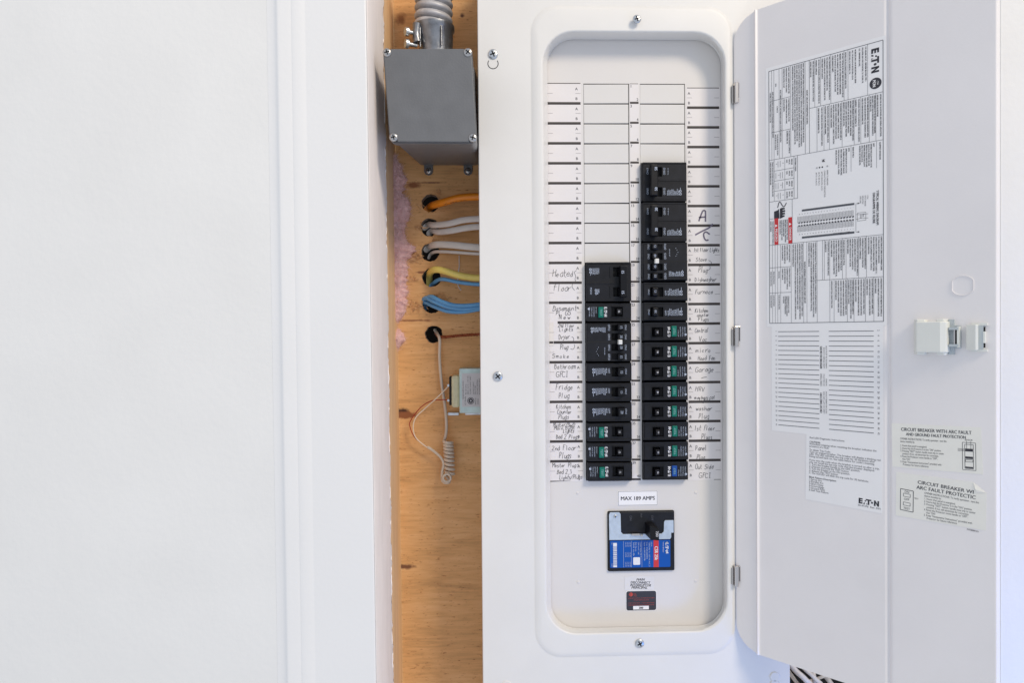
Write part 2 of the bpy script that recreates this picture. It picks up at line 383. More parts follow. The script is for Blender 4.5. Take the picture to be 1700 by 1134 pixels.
# left casing and wall, extruded profiles (X by photo column at the middle row)
X = lambda px, Y=YF: T(px, 567, Y).x
TILT = math.tan(R(.28))   # the left jamb leans a little
def extr(mb, prof, z0, z1, m=0, n=1, lean=0.):
    rg = []
    for k in range(n+1):
        z = z0+(z1-z0)*k/n; rg.append([(a-(z-CZ)*lean, -b, z) for a, b in prof])
    fr, mb.fr = mb.fr, Matrix.Identity(4); c = len(prof)
    mb.add([(p[0], -p[1], p[2]) for r in rg for p in r], [(k*c+i, k*c+i+1, (k+1)*c+i+1, (k+1)*c+i) for k in range(n) for i in range(c-1)], m); mb.fr = fr
prof = [(-1.9, -.112), (X(452, -.112), -.112)]
mb = MB(); extr(mb, [(-2.2, -.126), (X(470, -.126), -.126)], ZB-.6, ZT+.6, lean=TILT)
tag(mb.build('wall_left', ['wall']), 'smooth white painted wall left of the recess', kind='structure')
cp = [(X(452, -.126), -.1262), (X(457, -.126), -.1264), (X(462, -.1268), -.1269), (X(465, -.128), -.1277), (X(467, -.1286), -.1286), (X(468.5, -.1292), -.1292), (X(470.5, -.1294), -.1294),
      (X(476, -.1292), -.1292), (X(483, -.1288), -.1288), (X(489, -.1286), -.1286), (X(490.6, -.1283), -.1282), (X(492, -.1283), -.1282), (X(493.4, -.1286), -.1286),
      (X(499, -.1286), -.1286), (X(506, -.1282), -.1282), (X(511, -.1276), -.1276), (X(514, -.1272), -.1272), (X(516, -.127), -.1270), (X(560), -.1270), (XO-.002, -.1270), (XO-.0007, -.1266), (XO-.0001, -.1256), (XO-.0001, -.120)]
mb = MB(); extr(mb, cp, ZB-.6, ZT+.6, lean=TILT)
tag(mb.build('wall_trim', ['trim'], smooth=True), 'white painted flat casing with rounded outer bead around the recess', kind='structure')
# plaster return with a rough torn rear edge, then gypsum core edge and the stud
mb = MB(); fr = mb.fr; mb.fr = Matrix.Identity(4)
n = 420; V = []; Fc = []
YE = -.006
random.seed(3); wv = 0
for k in range(n+1):
    z = ZB+(ZT-ZB)*k/n; lx = -(z-CZ)*TILT; wv = wv*.80+random.uniform(-.0022, .0022)
    e = YE+wv; br = random.uniform(0, .0005)
    V += [(XO+lx+.0002, -.1252, z), (XO+lx+.0010, -.1246, z), (XO+lx+.0022, -.106, z), (XO+lx+.0022, -.06, z), (XO+lx+.0018+br, -.02, z), (XO+lx+.0024+br*2, e-.013, z), (XO+lx+.0004+br, e, z), (XO+lx-.010, e, z)]
for k in range(n):
    for i in range(7): Fc.append((k*8+i, k*8+i+1, k*8+9+i, k*8+8+i)[::-1])
mb.add(V, Fc, 0); mb.m = [1 if (i % 7) >= 4 and (i % 7) != 6 and ((i//7) % 1 == 0) and (i % 7) == 5 else (1 if (i % 7) == 6 else 0) for i in range(len(mb.f))]
tag(mb.build('plaster_return', ['reveal', 'gypsum'], smooth=True), 'plastered side of the recess with a ragged rear edge', kind='structure')
mb = MB(Matrix.Identity(4))
V = []; Fc = []; n = 60
for k in range(n+1):
    z = ZB+(ZT-ZB)*k/n; lx = -(z-CZ)*TILT
    V += [(XO+lx-.012, YE-.004, z), (XO+lx-.0012, YE+.0035, z), (XO+lx-.0002, YE+.010, z), (XO+lx, YE+.03, z), (XO+lx+.0003, YP-.001, z)]
for k in range(n):
    for i in range(4): Fc.append((k*5+i, k*5+i+1, k*5+6+i, k*5+5+i)[::-1])
mb.add(V, Fc, 0)
tag(mb.build('wooden_stud', ['stud'], smooth=True), 'bare wooden stud edge between plaster and plywood', kind='structure')
# right return, right casing and wall
mb = MB(); fr = mb.fr; mb.fr = Matrix.Identity(4)
mb.add([(XR, YF+.002, ZB), (XR, YP-.001, ZB), (XR, YP-.001, ZT), (XR, YF+.002, ZT)], [(0, 1, 2, 3)])
mb.add([(XO, YF+.002, ZT), (XR, YF+.002, ZT), (XR, YP-.001, ZT), (XO, YP-.001, ZT)], [(0, 3, 2, 1)])
mb.add([(XO, YF+.002, ZB), (XR, YF+.002, ZB), (XR, YP-.001, ZB), (XO, YP-.001, ZB)], [(0, 1, 2, 3)])
tag(mb.build('recess_lining', ['reveal']), 'plastered top, bottom and right side of the recess', kind='structure')
mb = MB(); extr(mb, [(XR, -.125), (XR+.001, YF), (X(1660), YF), (X(1662, YF-.0004), YF-.0005), (X(1664, YF), YF), (2.2, YF)], ZB-.6, ZT+.6)
tag(mb.build('wall_right', ['wall']), 'white wall right of the open panel door', kind='structure')
mb = MB(); mb.box(XO, ZT, -YF-.03, XR, ZT+.6, -YF-.002); mb.box(XO, ZB-.6, -YF-.03, XR, ZB, -YF-.002)
tag(mb.build('wall_face', ['wall']), 'white wall above and below the recess', kind='structure')

# ================================================================== ELECTRICAL PANEL
IN = .0254
WC, WF = .0252, .028       # cover plane and raised frame plane (towards the viewer of the deadfront)
panel = thing('electrical_panel', (.09, 0, -.33), 'large white breaker panel with its inner door standing open, mounted in the recess', 'electrical panel')
UL = T(797, 567, -WC).x; UR = T(1312, 1125, -WC).x
VT_, VB_ = .20, -.90
# recess outline at deadfront level and at frame level
ri = (T(911.5, 567, 0).x, T(1050, 1041, 0).z, T(1198.5, 567, 0).x, T(1050, 66, 0).z)
ro = (T(904, 567, -WF).x, T(1050, 1052, -WF).z, T(1206.5, 567, -WF).x, T(1050, 51, -WF).z)
rf = (T(889, 567, -WF).x, T(1050, 1087, -WF).z, T(1216, 567, -WF).x, T(1050, 12, -WF).z)
mb = MB(); k = 8; e = .0035
mb.rings([W(rrect(UL+.001, VB_, UR-.001, VT_, .003, k), WC-.0022), W(rrect(UL, VB_-.001, UR, VT_+.001, .003, k), WC-.0012), W(rrect(UL+.0008, VB_, UR-.0008, VT_, .003, k), WC),
          W(rrect(rf[0]-e, rf[1]-e, rf[2]+e, rf[3]+e, .034, k), WC), W(rrect(rf[0]-e*.6, rf[1]-e*.6, rf[2]+e*.6, rf[3]+e*.6, .033, k), WC+.0012), W(rrect(rf[0], rf[1], rf[2], rf[3], .031, k), WF-.0015), W(rrect(rf[0]+e, rf[1]+e, rf[2]-e*.5, rf[3]-e, .029, k), WF),
          W(rrect(ro[0]-.0015, ro[1]-.0015, ro[2]+.0015, ro[3]+.0015, .040, k), WF), W(rrect(*ro, .039, k), WF-.0006), W(rrect(ro[0]+.0012, ro[1]+.0012, ro[2]-.0012, ro[3]-.0012, .038, k), WF-.0025),
          W(rrect(ri[0]-.0008, ri[1]-.0008, ri[2]+.0008, ri[3]+.0008, .0345, k), .0028), W(rrect(*ri, .034, k), .0016), W(rrect(ri[0]-.001, ri[1]-.001, ri[2]+.001, ri[3]+.001, .034, k), .0010)])
mb.build('cover', ['panel'], panel, smooth=True)
mb = MB(); mb.plate([(UL+.018, VB_+.02), (UR-.05, VB_+.02), (UR-.05, VT_-.02), (UL+.018, VT_-.02)], [[(UL+.02, VB_+.022), (UR-.052, VB_+.022), (UR-.052, VT_-.022), (UL+.02, VT_-.022)]], -YP+.001, WC-.003)
mb.build('enclosure', ['tub'], panel)
# ---------------- deadfront
UA0, UA1, UB0, UB1 = .0296, .0880, .1020, .1600       # breaker columns
ZR = lambda r: -r*IN
mx0, mx1 = T(1008.5, 898, 0).x, T(1119.5, 898, 0).x; mz0, mz1 = T(1063, 948, 0).z, T(1063, 848, 0).z
mb = MB()
mb.plate([(ri[0]-.006, ri[1]-.006), (ri[2]+.006, ri[1]-.006), (ri[2]+.006, ri[3]+.006), (ri[0]-.006, ri[3]+.006)],
         [[(UA0, ZR(20)), (UA1, ZR(20)), (UA1, 0), (UA0, 0)], [(UB0, ZR(20)), (UB1, ZR(20)), (UB1, 0), (UB0, 0)], rrect(mx0, mz0, mx1, mz1, .002, 3)], -.0014, 0)
dead = mb.build('deadfront', ['dead'], panel)
mb = MB(); mb.box(ri[0]-.004, ri[1]-.004, -.034, ri[2]+.004, ri[3]+.004, -.032)  # added near-black sheet, its colour stands in for shade inside the panel
mb.build('inner_black_sheet', ['dark'], panel)
# knockout plates for unused slots
def kplate():
    b = MB(); b.box(-.0288, -.0123, -.0012, .0283, .0118, .0); return b
src = None
for col, rows in (((UA0, UA1), range(0, 9)), ((UB0, UB1), range(0, 4))):
    for r in rows:
        c = Vector(((col[0]+col[1])/2, .0003+random.uniform(0, .0002), ZR(r)-IN/2))
        if src is None:
            src = kplate().build('knockout_plate', ['plate'], dead, bevel=.0003, seg=1, local=True); o = src
        else:
            o = src.copy(); COL.objects.link(o); o.parent = dead
        o.location = c-wloc(dead); o.rotation_euler = (random.uniform(-.006, .006), random.uniform(-.004, .004), random.uniform(-.010, .004))
# label strips
random.seed(11)
LL0, LL1 = -.0163, .0258; RL0, RL1 = .1626, .2040; CC0, CC1 = .0890, .1002
ls = MB(); ls.box(LL0-.0008, ZR(20)-.0006, 0.00005, LL1+.0008, .0004, .0003)
rs = MB(); rs.box(RL0-.0012, ZR(20)-.0006-.0006, 0.00005, RL1+.0018, -.0050+.0008, .0003)
cs = MB(); cs.box(CC0-.0002, ZR(20)-.0008, 0.00005, CC1+.0002, .0004, .0003)
RO = -.0054   # the right strip sits a little lower
RS = (ZR(20)-.0008-RO)/ZR(20)   # and is slightly shorter
for r in range(21):
    z = ZR(r); zr = RO+z*RS; th = .0033 if 0 < r < 20 else .0009
    w_ = .00042
    left = LL0 if r != 12 else LL0+.0108
    if not (r == 20): ls.quad(left, z-th/2, LL1, z+th/2, w_, 1)
    else: ls.add([(LL0, z-.0008, w_), (LL0+.026, z+.0001, w_), (LL0+.026, z+.0003, w_), (LL0, z+.0004, w_)], [(0, 1, 2, 3)], 1)
    if r < 20: rs.quad(RL0, zr-th/2, RL1, zr+th/2, w_, 1)
    else: rs.quad(RL1-.009, zr-.0003, RL1, zr+.0003, w_, 1)
    if r == 0: cs.quad(CC0, z-.0006, CC1-.0004, z, w_, 1)
    else: cs.quad(CC0+.0001, z-.0004, CC1-.0001, z+.0022, w_, 1)
    if r < 20:
        for A, B, L0, side in ((ls, 1, LL0, 0), (rs, 1, RL0, 1)):
            zz = z if side == 0 else zr; sp = IN if side == 0 else IN*RS
            x_ = LL1-.0052 if side == 0 else RL0+.0024
            text(A, 'A', x_, zz-sp*.34, .0033, 0, w_, 3, anchor='c', bold=.00010); text(A, 'B', x_, zz-sp*.83, .0033, 0, w_, 3, anchor='c', bold=.00010)
            if side == 0:
                if r != 12: A.quad(LL0, zz-sp*.5-.00018, LL0+.0064, zz-sp*.5+.00018, w_, 2)
                A.quad(LL1-.0066, zz-sp*.5-.00018, LL1, zz-sp*.5+.00018, w_, 2)
            else:
                A.quad(RL0, zz-sp*.5-.00018, RL0+.0062, zz-sp*.5+.00018, w_, 2); A.quad(RL1-.0066, zz-sp*.5-.0002, RL1, zz-sp*.5+.0002, w_, 2)
        text(cs, str(2*r+1), CC0+.0004, z-.0050, .0034, 0, w_, 3, .92, bold=.0001); text(cs, str(2*r+2), CC1-.0003, z-.0222, .0034, 0, w_, 3, .92, anchor='r', bold=.0001)
def H(mb, px0, px1, pyb, s, hpx=9, m=4, **kw):
    p = T(px0, pyb, 0); q = T(px1, pyb, 0)
    hand(mb, s, p.x, p.z, hpx*.00077, m, fit=q.x-p.x, **kw)
for a in [(916, 951, 459, 'Heated', 10), (918, 948, 483, 'floor', 11), (916, 957, 516, 'Basement', 8), (922, 948, 523, 'PLUGS', 7), (927, 950, 530, 'New', 7),
          (926, 953, 543.5, '2nd Floor', 6.5), (928, 951, 550, 'Lights', 6), (927, 946, 563.5, 'Dryer', 8), (929, 943, 580, 'Plug', 8), (917, 946, 594.5, 'Smoke', 7),
          (920, 955, 612.5, 'Bathroom', 8), (923, 943, 626, 'GFCI', 8), (922, 950, 647, 'Fridge', 9), (927, 945, 661, 'Plug', 9), (923, 947, 679, 'Kitchen', 7.5), (925, 949, 687, 'Counter', 6.5), (926, 944, 696, 'Plugs', 8),
          (918, 955, 709, 'Master/Bed2', 6.5), (920, 953, 714, 'Main Bath', 6), (934, 953, 719, 'Lights', 6), (923, 961, 729, 'Bed 2 Plugs', 7), (916, 956, 748, '2nd Floor', 7.5), (927, 948, 761, 'Plugs', 9),
          (917, 960, 776, 'Master Plugs', 6.5), (924, 950, 787, 'Bed 2,3', 7), (928, 966, 796, 'Lights/Plugs', 6.5)]: H(ls, *a)
for a in [(1151, 1194, 418, '1st Floor Lights', 6.5), (1155, 1172, 434, 'Stove', 7), (1158, 1174, 452, 'Plug', 9), (1153, 1189, 467.5, 'Dishwasher', 7), (1153, 1183, 488, 'Furnace', 7.5),
          (1153, 1175, 519, 'Kitchen', 6.5), (1156, 1177, 525.5, 'counter', 5.5), (1158, 1177, 533, 'Plugs', 6.5), (1153, 1175, 552, 'Central', 7), (1160, 1174, 567, 'Vac', 8), (1155, 1179, 585, 'micro', 7.5),
          (1158, 1187, 598, 'Hood Fan', 7), (1154, 1184, 617.5, 'Garage', 8), (1153, 1171, 650, 'HRV', 8), (1153, 1187, 663, 'mechanical', 6), (1160, 1178, 667.5, 'Lights', 5.5), (1155, 1182, 682, 'washer', 6.5), (1159, 1176, 695.5, 'Plug', 8.5),
          (1152, 1186, 715, '1st Floor', 7.5), (1163, 1182, 729.5, 'Plugs', 8), (1154, 1173, 748.5, 'Panel', 8), (1156, 1170, 763, 'Plug', 8), (1154, 1184, 779, 'Out Side', 7.5), (1160, 1181, 793.5, 'GFCI', 8)]: H(rs, *a)
def stroke(mb, pts, wd, m, w=.00052):
    q = [T(a, b, 0) for a, b in pts]; q = smooth_path(q, 5)
    for a, b in zip(q, q[1:]): mb.line((a.x, a.z), (b.x, b.z), wd, w, m)
stroke(ls, [(957, 449), (953.5, 452), (955.5, 458), (954.5, 464), (955.5, 466), (950.5, 472), (950, 477), (954, 482)], .0005, 4)
stroke(ls, [(949, 559), (952.5, 562), (951, 568)], .0005, 4); stroke(ls, [(953, 572), (954, 576), (951, 580), (947, 579)], .0005, 4)
stroke(rs, [(1176, 432), (1181, 436), (1178, 441), (1179, 445), (1175, 449)], .0005, 4)
stroke(rs, [(1164, 628), (1168, 626.8), (1173, 626)], .0006, 4)
for s_ in ([(1160, 367), (1166, 351), (1170, 349.5), (1171, 352), (1171, 368)], [(1160, 361), (1171, 360)], [(1154, 390), (1165, 384), (1177, 378), (1183, 371.5)], [(1178, 389), (1172, 385), (1168, 388), (1169, 395), (1172, 399), (1176, 398)]): stroke(rs, s_, .0019, 5)
ml = ['strip', 'bar', 'tick', 'inkg', 'pen', 'marker']
lso = ls.build('label_strip', ml, dead); lso['label'] = 'white label strip with handwritten circuit names, left of the breakers'
rso = rs.build('label_strip', ml, dead); rso['label'] = 'white label strip with handwritten circuit names, right of the breakers'
cso = cs.build('number_strip', ml, dead)
mb = MB(); a = T(903.5, 536, 0); b = T(919, 574, 0); mb.box(max(a.x, ri[0]-.0004), b.z, .0005, b.x, a.z, .0007)
mb.quad(LL0, ZR(12.5)-.00018-.0, LL0+.0064, ZR(12.5)+.00018, .00078, 1); mb.quad(LL0, ZR(13)-.0014, LL0+.0050, ZR(13)+.0014, .00078, 2)
mb.build('tape_piece', ['tape', 'tick', 'bar'], dead)
# small pressed dimples in the deadfront
p = T(841, 1139, -WC); mb = MB(); mb.disc(p.x, p.z, WC-.0002, WC+.0010, .0064, .0058, 24); mb.build('cover_dimple', ['panel'], panel, bevel=.0004)
for px, py in ((959, 819), (1155, 818), (960, 967), (1155, 965)):
    p = T(px, py, 0); mb = MB(); mb.disc(p.x, p.z, -.0002, .0008, .0022, 0, 14, dome=1); mb.build('dimple', ['dead'], dead, smooth=True)
# stickers on the deadfront
def rect_at(x0, y0, x1, y1):
    a = T(x0, (y0+y1)/2, 0).x; b = T(x1, (y0+y1)/2, 0).x; c = T((x0+x1)/2, y1, 0).z; d = T((x0+x1)/2, y0, 0).z; return a, c, b, d
a, c, b, d = rect_at(1025.5, 815, 1092, 840); mb = MB(); mb.plate(rrect(a, c, b, d, .0008, 2), [], .00005, .0003)
for q in ((a+.0006, c+.0006, b-.0006, c+.0010), (a+.0006, d-.0010, b-.0006, d-.0006), (a+.0006, c+.001, a+.001, d-.001), (b-.001, c+.001, b-.0006, d-.001)): mb.quad(*q, .0004, 2)
text(mb, 'MAX 189 AMPS', (a+b)/2, (c+d)/2-.0024, .0048, 0, .0004, 1, anchor='c', fit=.0445, bold=.00018)
mb.build('sticker', ['paper', 'ink', 'inkg'], dead)['label'] = 'small white framed sticker reading MAX 189 AMPS'
a, c, b, d = rect_at(1037, 957, 1086, 980); mb = MB(); mb.box(a, c, .00005, b, d, .0003)
for s_, y, wd, sh in (('MAIN', 964.5, 14, .25), ('DISCONNECT', 969.5, 33, .1), ('INTERRUPTOR', 974, 35, .3), ('PRINCIPAL', 978, 27, .3)):
    p = T(1063 if s_ != 'PRINCIPAL' else 1061, y, 0); text(mb, s_, p.x, p.z, .0030, -.035 if s_ != 'MAIN' else -.01, .0004, 1, anchor='c', fit=wd*.00077, shear=sh, bold=.00012)
mb.build('sticker', ['mdis', 'ink'], dead)['label'] = 'torn white sticker reading MAIN DISCONNECT INTERRUPTOR PRINCIPAL'
a, c, b, d = rect_at(1039, 981, 1090, 1014.5); mb = MB(); mb.plate(rrect(a, c, b, d, .003, 4), [], .00005, .0003, 2)
mb.plate(rrect(a+.0006, c+.0006, b-.0006, d-.0006, .0026, 4), [], .0003, .0004, 0)
u = lambda px: T(px, 998, 0).x; v = lambda py: T(1063, py, 0).z
mb.poly([(u(1047.3)+.0026*math.cos(t/9*math.pi), v(987)+.0027*math.sin(t/9*math.pi)) for t in range(18)], .0005, 1)
for i in range(4): mb.line((u(1044), v(985+i*1.7)), (u(1047), v(984.4+i*1.5)), .0003, .00055, 0)
for i, s_ in enumerate(('THE TESLA', 'HOME', 'SERVICE', 'CENTRE')[1:]): text(mb, s_, u(1051.5), v(986.5+i*2.0), .0009, 0, .0005, 1, .9)
for y, s_, wd in ((994, 'CONTACT US FOR ALL YOUR ELECTRICAL NEEDS', 44), (997.3, 'WWW.SERVICE.COM', 26), (1002.2, '1-877-372-2030   7 877-2030 FREE', 44), (1005.5, 'LICENSED ELECTRICAL CONTRACTOR', 43)):
    text(mb, s_, (a+b)/2, v(y), .0011, 0, .0005, 1, anchor='c', fit=wd*.00077)
mb.quad(u(1051), v(1012.3), u(1077), v(1006.4), .00045, 2); text(mb, '200', u(1064), v(1011.2), .0026, 0, .00055, 0, anchor='c', bold=.0002)
M['redp'] = mat('orange_red_print', (.50, .06, .04), .5)
mb.build('sticker', ['ink', 'redp', 'paper'], dead)['label'] = 'black sticker with red print and a white box reading 200'

# ---------------- screws
def screw(r, h, name='screw', m='zinc', slot=True, parent=panel, at=None, rot=0, stand=0, plus=True):
    b = MB()
    if stand: b.disc(0, 0, 0, stand, r*.62, r*.62, 14)
    b.disc(0, 0, stand, stand+h*.35, r, r, 22); b.disc(0, 0, stand+h*.35, stand+h, r, 0, 22, dome=1)
    x = MB(); t = r*.13
    for ang in (rot, rot+math.pi/2) if plus else (rot,):
        ca, sa = math.cos(ang), math.sin(ang); L_ = r*.62
        pts = [(-L_, -t), (L_, -t), (L_, t), (-L_, t)]
        P = [(p*ca-q*sa, p*sa+q*ca) for p, q in pts]
        x.add([(p, q, stand+h*.86) for p, q in P]+[(p, q, stand+h*1.03) for p, q in P], [(4, 5, 6, 7), (0, 1, 5, 4), (1, 2, 6, 5), (2, 3, 7, 6), (3, 0, 4, 7)], 1)
    o = b.build(name, [m, 'dark'], parent, smooth=True, extra=x, local=True)
    o.location = Vector(at)-wloc(parent); return o
for px, py, r, st, rot in ((1056, 34, .0052, .005, .3), (826.5, 625, .0062, 0, .7), (1062, 1069, .0056, 0, .5), ):
    pl = WF if 1000 < px < 1200 else WC
    p = T(px, py, -pl-.0008); screw(r, .0026, at=(p.x, -pl, p.z), rot=rot, stand=st)
p = T(818.5, 89.5, -WC); screw(.0062, .0026, at=(p.x, -WC, p.z), rot=.4)
# keyhole outline under the upper left screw and pressed half-moon ring at lower right
def arc(px, py, r, a0, a1, wd, w, n=18):
    p = T(px, py, -WC); b = MB()
    q = [(p.x+r*math.cos(R(a0+(a1-a0)*i/n)), p.z+r*math.sin(R(a0+(a1-a0)*i/n))) for i in range(n+1)]
    for i in range(n):
        (x0, z0), (x1, z1) = q[i], q[i+1]; f = lambda x, z, k: (p.x+(x-p.x)*k, p.z+(z-p.z)*k)
        A, B = f(x0, z0, 1-wd/r), f(x1, z1, 1-wd/r)
        b.add([(x0, z0, w), (x1, z1, w), (B[0], B[1], w), (A[0], A[1], w)], [(0, 1, 2, 3)])
    return b
arc(818.5, 105, .0068, -215, 35, .0009, WC+.0002).build('keyhole', ['dark'], panel)
p = T(1286, 1124, -WC); mb = MB(); mb.disc(p.x, p.z, WC-.0002, WC+.0012, .0064, .0058, 24); mb.build('cover_dimple', ['panel'], panel, bevel=.0004)
p = T(1286, 1137, -WC); mb = MB(); mb.disc(p.x, p.z, WC-.0002, WC+.0012, .0064, .0058, 24); mb.build('cover_dimple', ['panel'], panel, bevel=.0004)

# ---------------- door
s_edge = S(1655, 567); zt, zb = .0627+.0090, -.7132-.001
def zc(s, top):
    r = .034; z = zt if top else zb
    if s < r: d = r-math.sqrt(max(0, r*r-(r-s)**2)); return z-d if top else z+d
    return z
cols = [(0.0, -.0012), (.0004, -.0003), (.0012, 0), (.003, 0), (.006, 0), (.010, 0), (.016, 0)]
sc1 = S(1256.5); cols += [(sc1-.002, 0), (sc1-.0006, .0022), (sc1+.0006, .0026), (sc1+.002, .0002), (sc1+.003, 0), (.036, 0)]
sk = S(1474.5); cols += [(.06, 0), (.12, 0), (sk-.004, 0), (sk-.0022, -.0006), (sk-.0008, -.0022), (sk+.0006, -.0022), (sk+.002, -.0004), (sk+.004, .0002), (sk+.006, 0), (s_edge-.002, 0), (s_edge-.0005, -.0005), (s_edge, -.002), (s_edge+.0002, -.012)]
mb = MB(DOOR); V = []; n = len(cols)
for s_, w_ in cols: V += [(s_, zc(s_, 0), w_), (s_, zc(s_, 1), w_), (s_, zc(s_, 1), w_-.0015), (s_, zc(s_, 0), w_-.0015)]
Fc = []
for i in range(n-1):
    a, b = i*4, i*4+4; Fc += [(a, b, b+1, a+1), (a+1, b+1, b+2, a+2), (a+2, b+2, b+3, a+3), (a+3, b+3, b, a)]
mb.add(V, Fc); door = mb.build('panel_door', ['doorp'], panel, smooth=True)
door['label'] = 'open inner door with paper labels and a plastic latch'
# hinges
for py in (154, 558, 956):
    p = T(1220, py, -WF-.002); h = .0125
    b = MB(); b.box(p.x-.0034, p.z-h, WF-.001, p.x-.0012, p.z+h*.8, WF+.0018, 1)
    b.box(p.x-.0012, p.z-h*1.05, WF-.002, p.x+.0035, p.z+h, WF+.006, 0)
    b.box(p.x+.0036, p.z-h*.55, WF+.001, p.x+.0062, p.z+h, WF+.0052, 1)
    b.build('hinge', ['steel', 'dark'], panel, bevel=.0008)
# knockout ring and latch
c = [TD(*q) for q in ((1580, 475), (1617, 475), (1598, 457), (1598, 491))]
cu_, cv_ = (c[0][0]+c[1][0])/2, (c[2][1]+c[3][1])/2; hw, hh = (c[1][0]-c[0][0])/2, (c[2][1]-c[3][1])/2
pts = []
for k in range(40):
    t = 2*math.pi*k/40; x_, y_ = hh*1.08*math.cos(t), hh*math.sin(t); pts.append((cu_+max(-hw, min(hw, x_)), cv_+y_))
sh = lambda f: [(cu_+(a-cu_)*f, cv_+(b-cv_)*f) for a, b in pts]
mb = MB(DOOR); mb.rings([W(sh(1.0), .00005), W(sh(.985), .0009), W(sh(.93), .0009), W(sh(.91), .0002)], 0, False, True)
mb.build('door_knockout', ['doorp'], door, smooth=True)
def DR(x0, y0, x1, y1):
    a = TD(x0, (y0+y1)/2)[0]; b = TD(x1, (y0+y1)/2)[0]; m_ = (x0+x1)/2; return a, TD(m_, y1)[1], b, TD(m_, y0)[1]
a, c, b, d = DR(1522, 531, 1578, 588)
mb = MB(DOOR); prof = [(a, 0), (a-.0005, .010), (a+.003, .0145), (b-.006, .0150), (b-.001, .0125), (b, .008), (b, 0)]
def prism(mb, prof, v0, v1, m=0):
    n = len(prof); mb.add([(p, v0, q) for p, q in prof]+[(p, v1, q) for p, q in prof], [(i, (i+1) % n, n+(i+1) % n, n+i) for i in range(n)]+[tuple(range(n))[::-1], tuple(range(n, 2*n))], m)
prism(mb, prof, c+.002, d-.002); prism(mb, [(p, q*.86) for p, q in prof[:3]]+[(a+.010, .0105), (a+.010, 0)], c-.0006, d+.0006)
prism(mb, [(b-.010, 0), (b-.010, .012), (b-.0035, .012), (b-.0015, .009), (b-.0015, 0)], c-.0006, d+.0006)
e1 = DR(1578, 531, 1600, 588); x = MB(DOOR)
x.box(e1[0]-.001, c, 0, e1[0]+.004, d, .0035, 1); x.box(e1[0]+.004, c+.006, 0, e1[2]-.002, d-.006, .0025, 1)
x.box(e1[0]+.0005, c+.008, .0026, e1[2]-.003, c+.0105, .010, 1); x.box(e1[0]+.0005, d-.0105, .0026, e1[2]-.003, d-.008, .010, 1); x.box(e1[2]-.0042, c+.007, 0, e1[2]-.0022, d-.007, .0085, 0)
x.box(e1[0]+.004, c+.0105, .0026, e1[2]-.006, d-.0105, .0060, 2); x.box(e1[2]-.0058, c+.0105, .0026, e1[2]-.0048, d-.0105, .0085, 3)
lat = mb.build('latch', ['latch', 'latchd', 'steel', 'dark'], door, bevel=.0009, extra=x)
a, c, b, d = DR(1606, 537, 1640, 583)
mb = MB(DOOR); m1 = a+(b-a)*.50
prism(mb, [(a, 0), (a, .0065), (m1, .0110), (m1+.0015, .0105), (m1+.0015, 0)], c+.001, d-.001)
x = MB(DOOR); x.box(m1+.0015, c+.002, 0, b-.003, d-.002, .0045, 1); x.box(a+.004, c-.0005, 0, b, c+.002, .0038, 0); x.box(a+.004, d-.002, 0, b, d+.0005, .0038, 0)
x.box(b-.003, c+.008, 0, b-.0015, d-.008, .0048, 0); x.quad(b-.0028, d-.008, b-.0012, d-.0035, .0046, 3); x.quad(b-.0028, c+.0035, b-.0012, c+.008, .0046, 3)
mb.build('latch_button', ['latch', 'latchd', 'steel', 'dark'], door, bevel=.0007, extra=x)

# ---------------- big rating label on the door: print reads downwards, tops of the letters point right
L0, L1 = S(1278), S(1467); Z0, Z1 = -.0068, -.3085
big = MB(DOOR); big.plate([(L0-.0035, Z1-.0042), (L1+.003, Z1-.0042), (L1+.003, Z0+.0045), (L0-.0035, Z0+.0045)], [], .00005, .0002)
wt = .0004; RD = -math.pi/2
AZ = lambda a_: Z0+(Z1-Z0)*a_/100.
def vl(px, a0, a1, wd=.0003): big.quad(S(px)-wd/2, AZ(a1), S(px)+wd/2, AZ(a0), wt, 2)
def hl_(a_, p0, p1, wd=.0004): big.quad(S(p0), AZ(a_)-wd/2, S(p1), AZ(a_)+wd/2, wt, 2)
for px in (1278, 1467): vl(px, 0, 100, .0006)
for a_ in (0, 100): hl_(a_, 1278, 1467, .0006)
hl_(18.3, 1345, 1467); hl_(35.3, 1278, 1467); hl_(69, 1278, 1467); hl_(84, 1345, 1467)
vl(1441.5, 0, 18.3); vl(1409, 0, 18.3); vl(1402.5, 0, 18.3); vl(1380.6, 0, 18.3); vl(1363.6, 0, 18.3); vl(1354, 0, 18.3); vl(1345, 0, 35.3, .0004); vl(1338, 0, 35.3, .0004)
for px in (1455, 1444, 1430, 1419, 1399, 1378, 1369, 1357.5): vl(px, 18.3, 35.3)
for px in (1314, 1300, 1295, 1286.4, 1282.7): vl(px, 0, 35.3)
hl_(12, 1282, 1314); hl_(24.5, 1282, 1314)
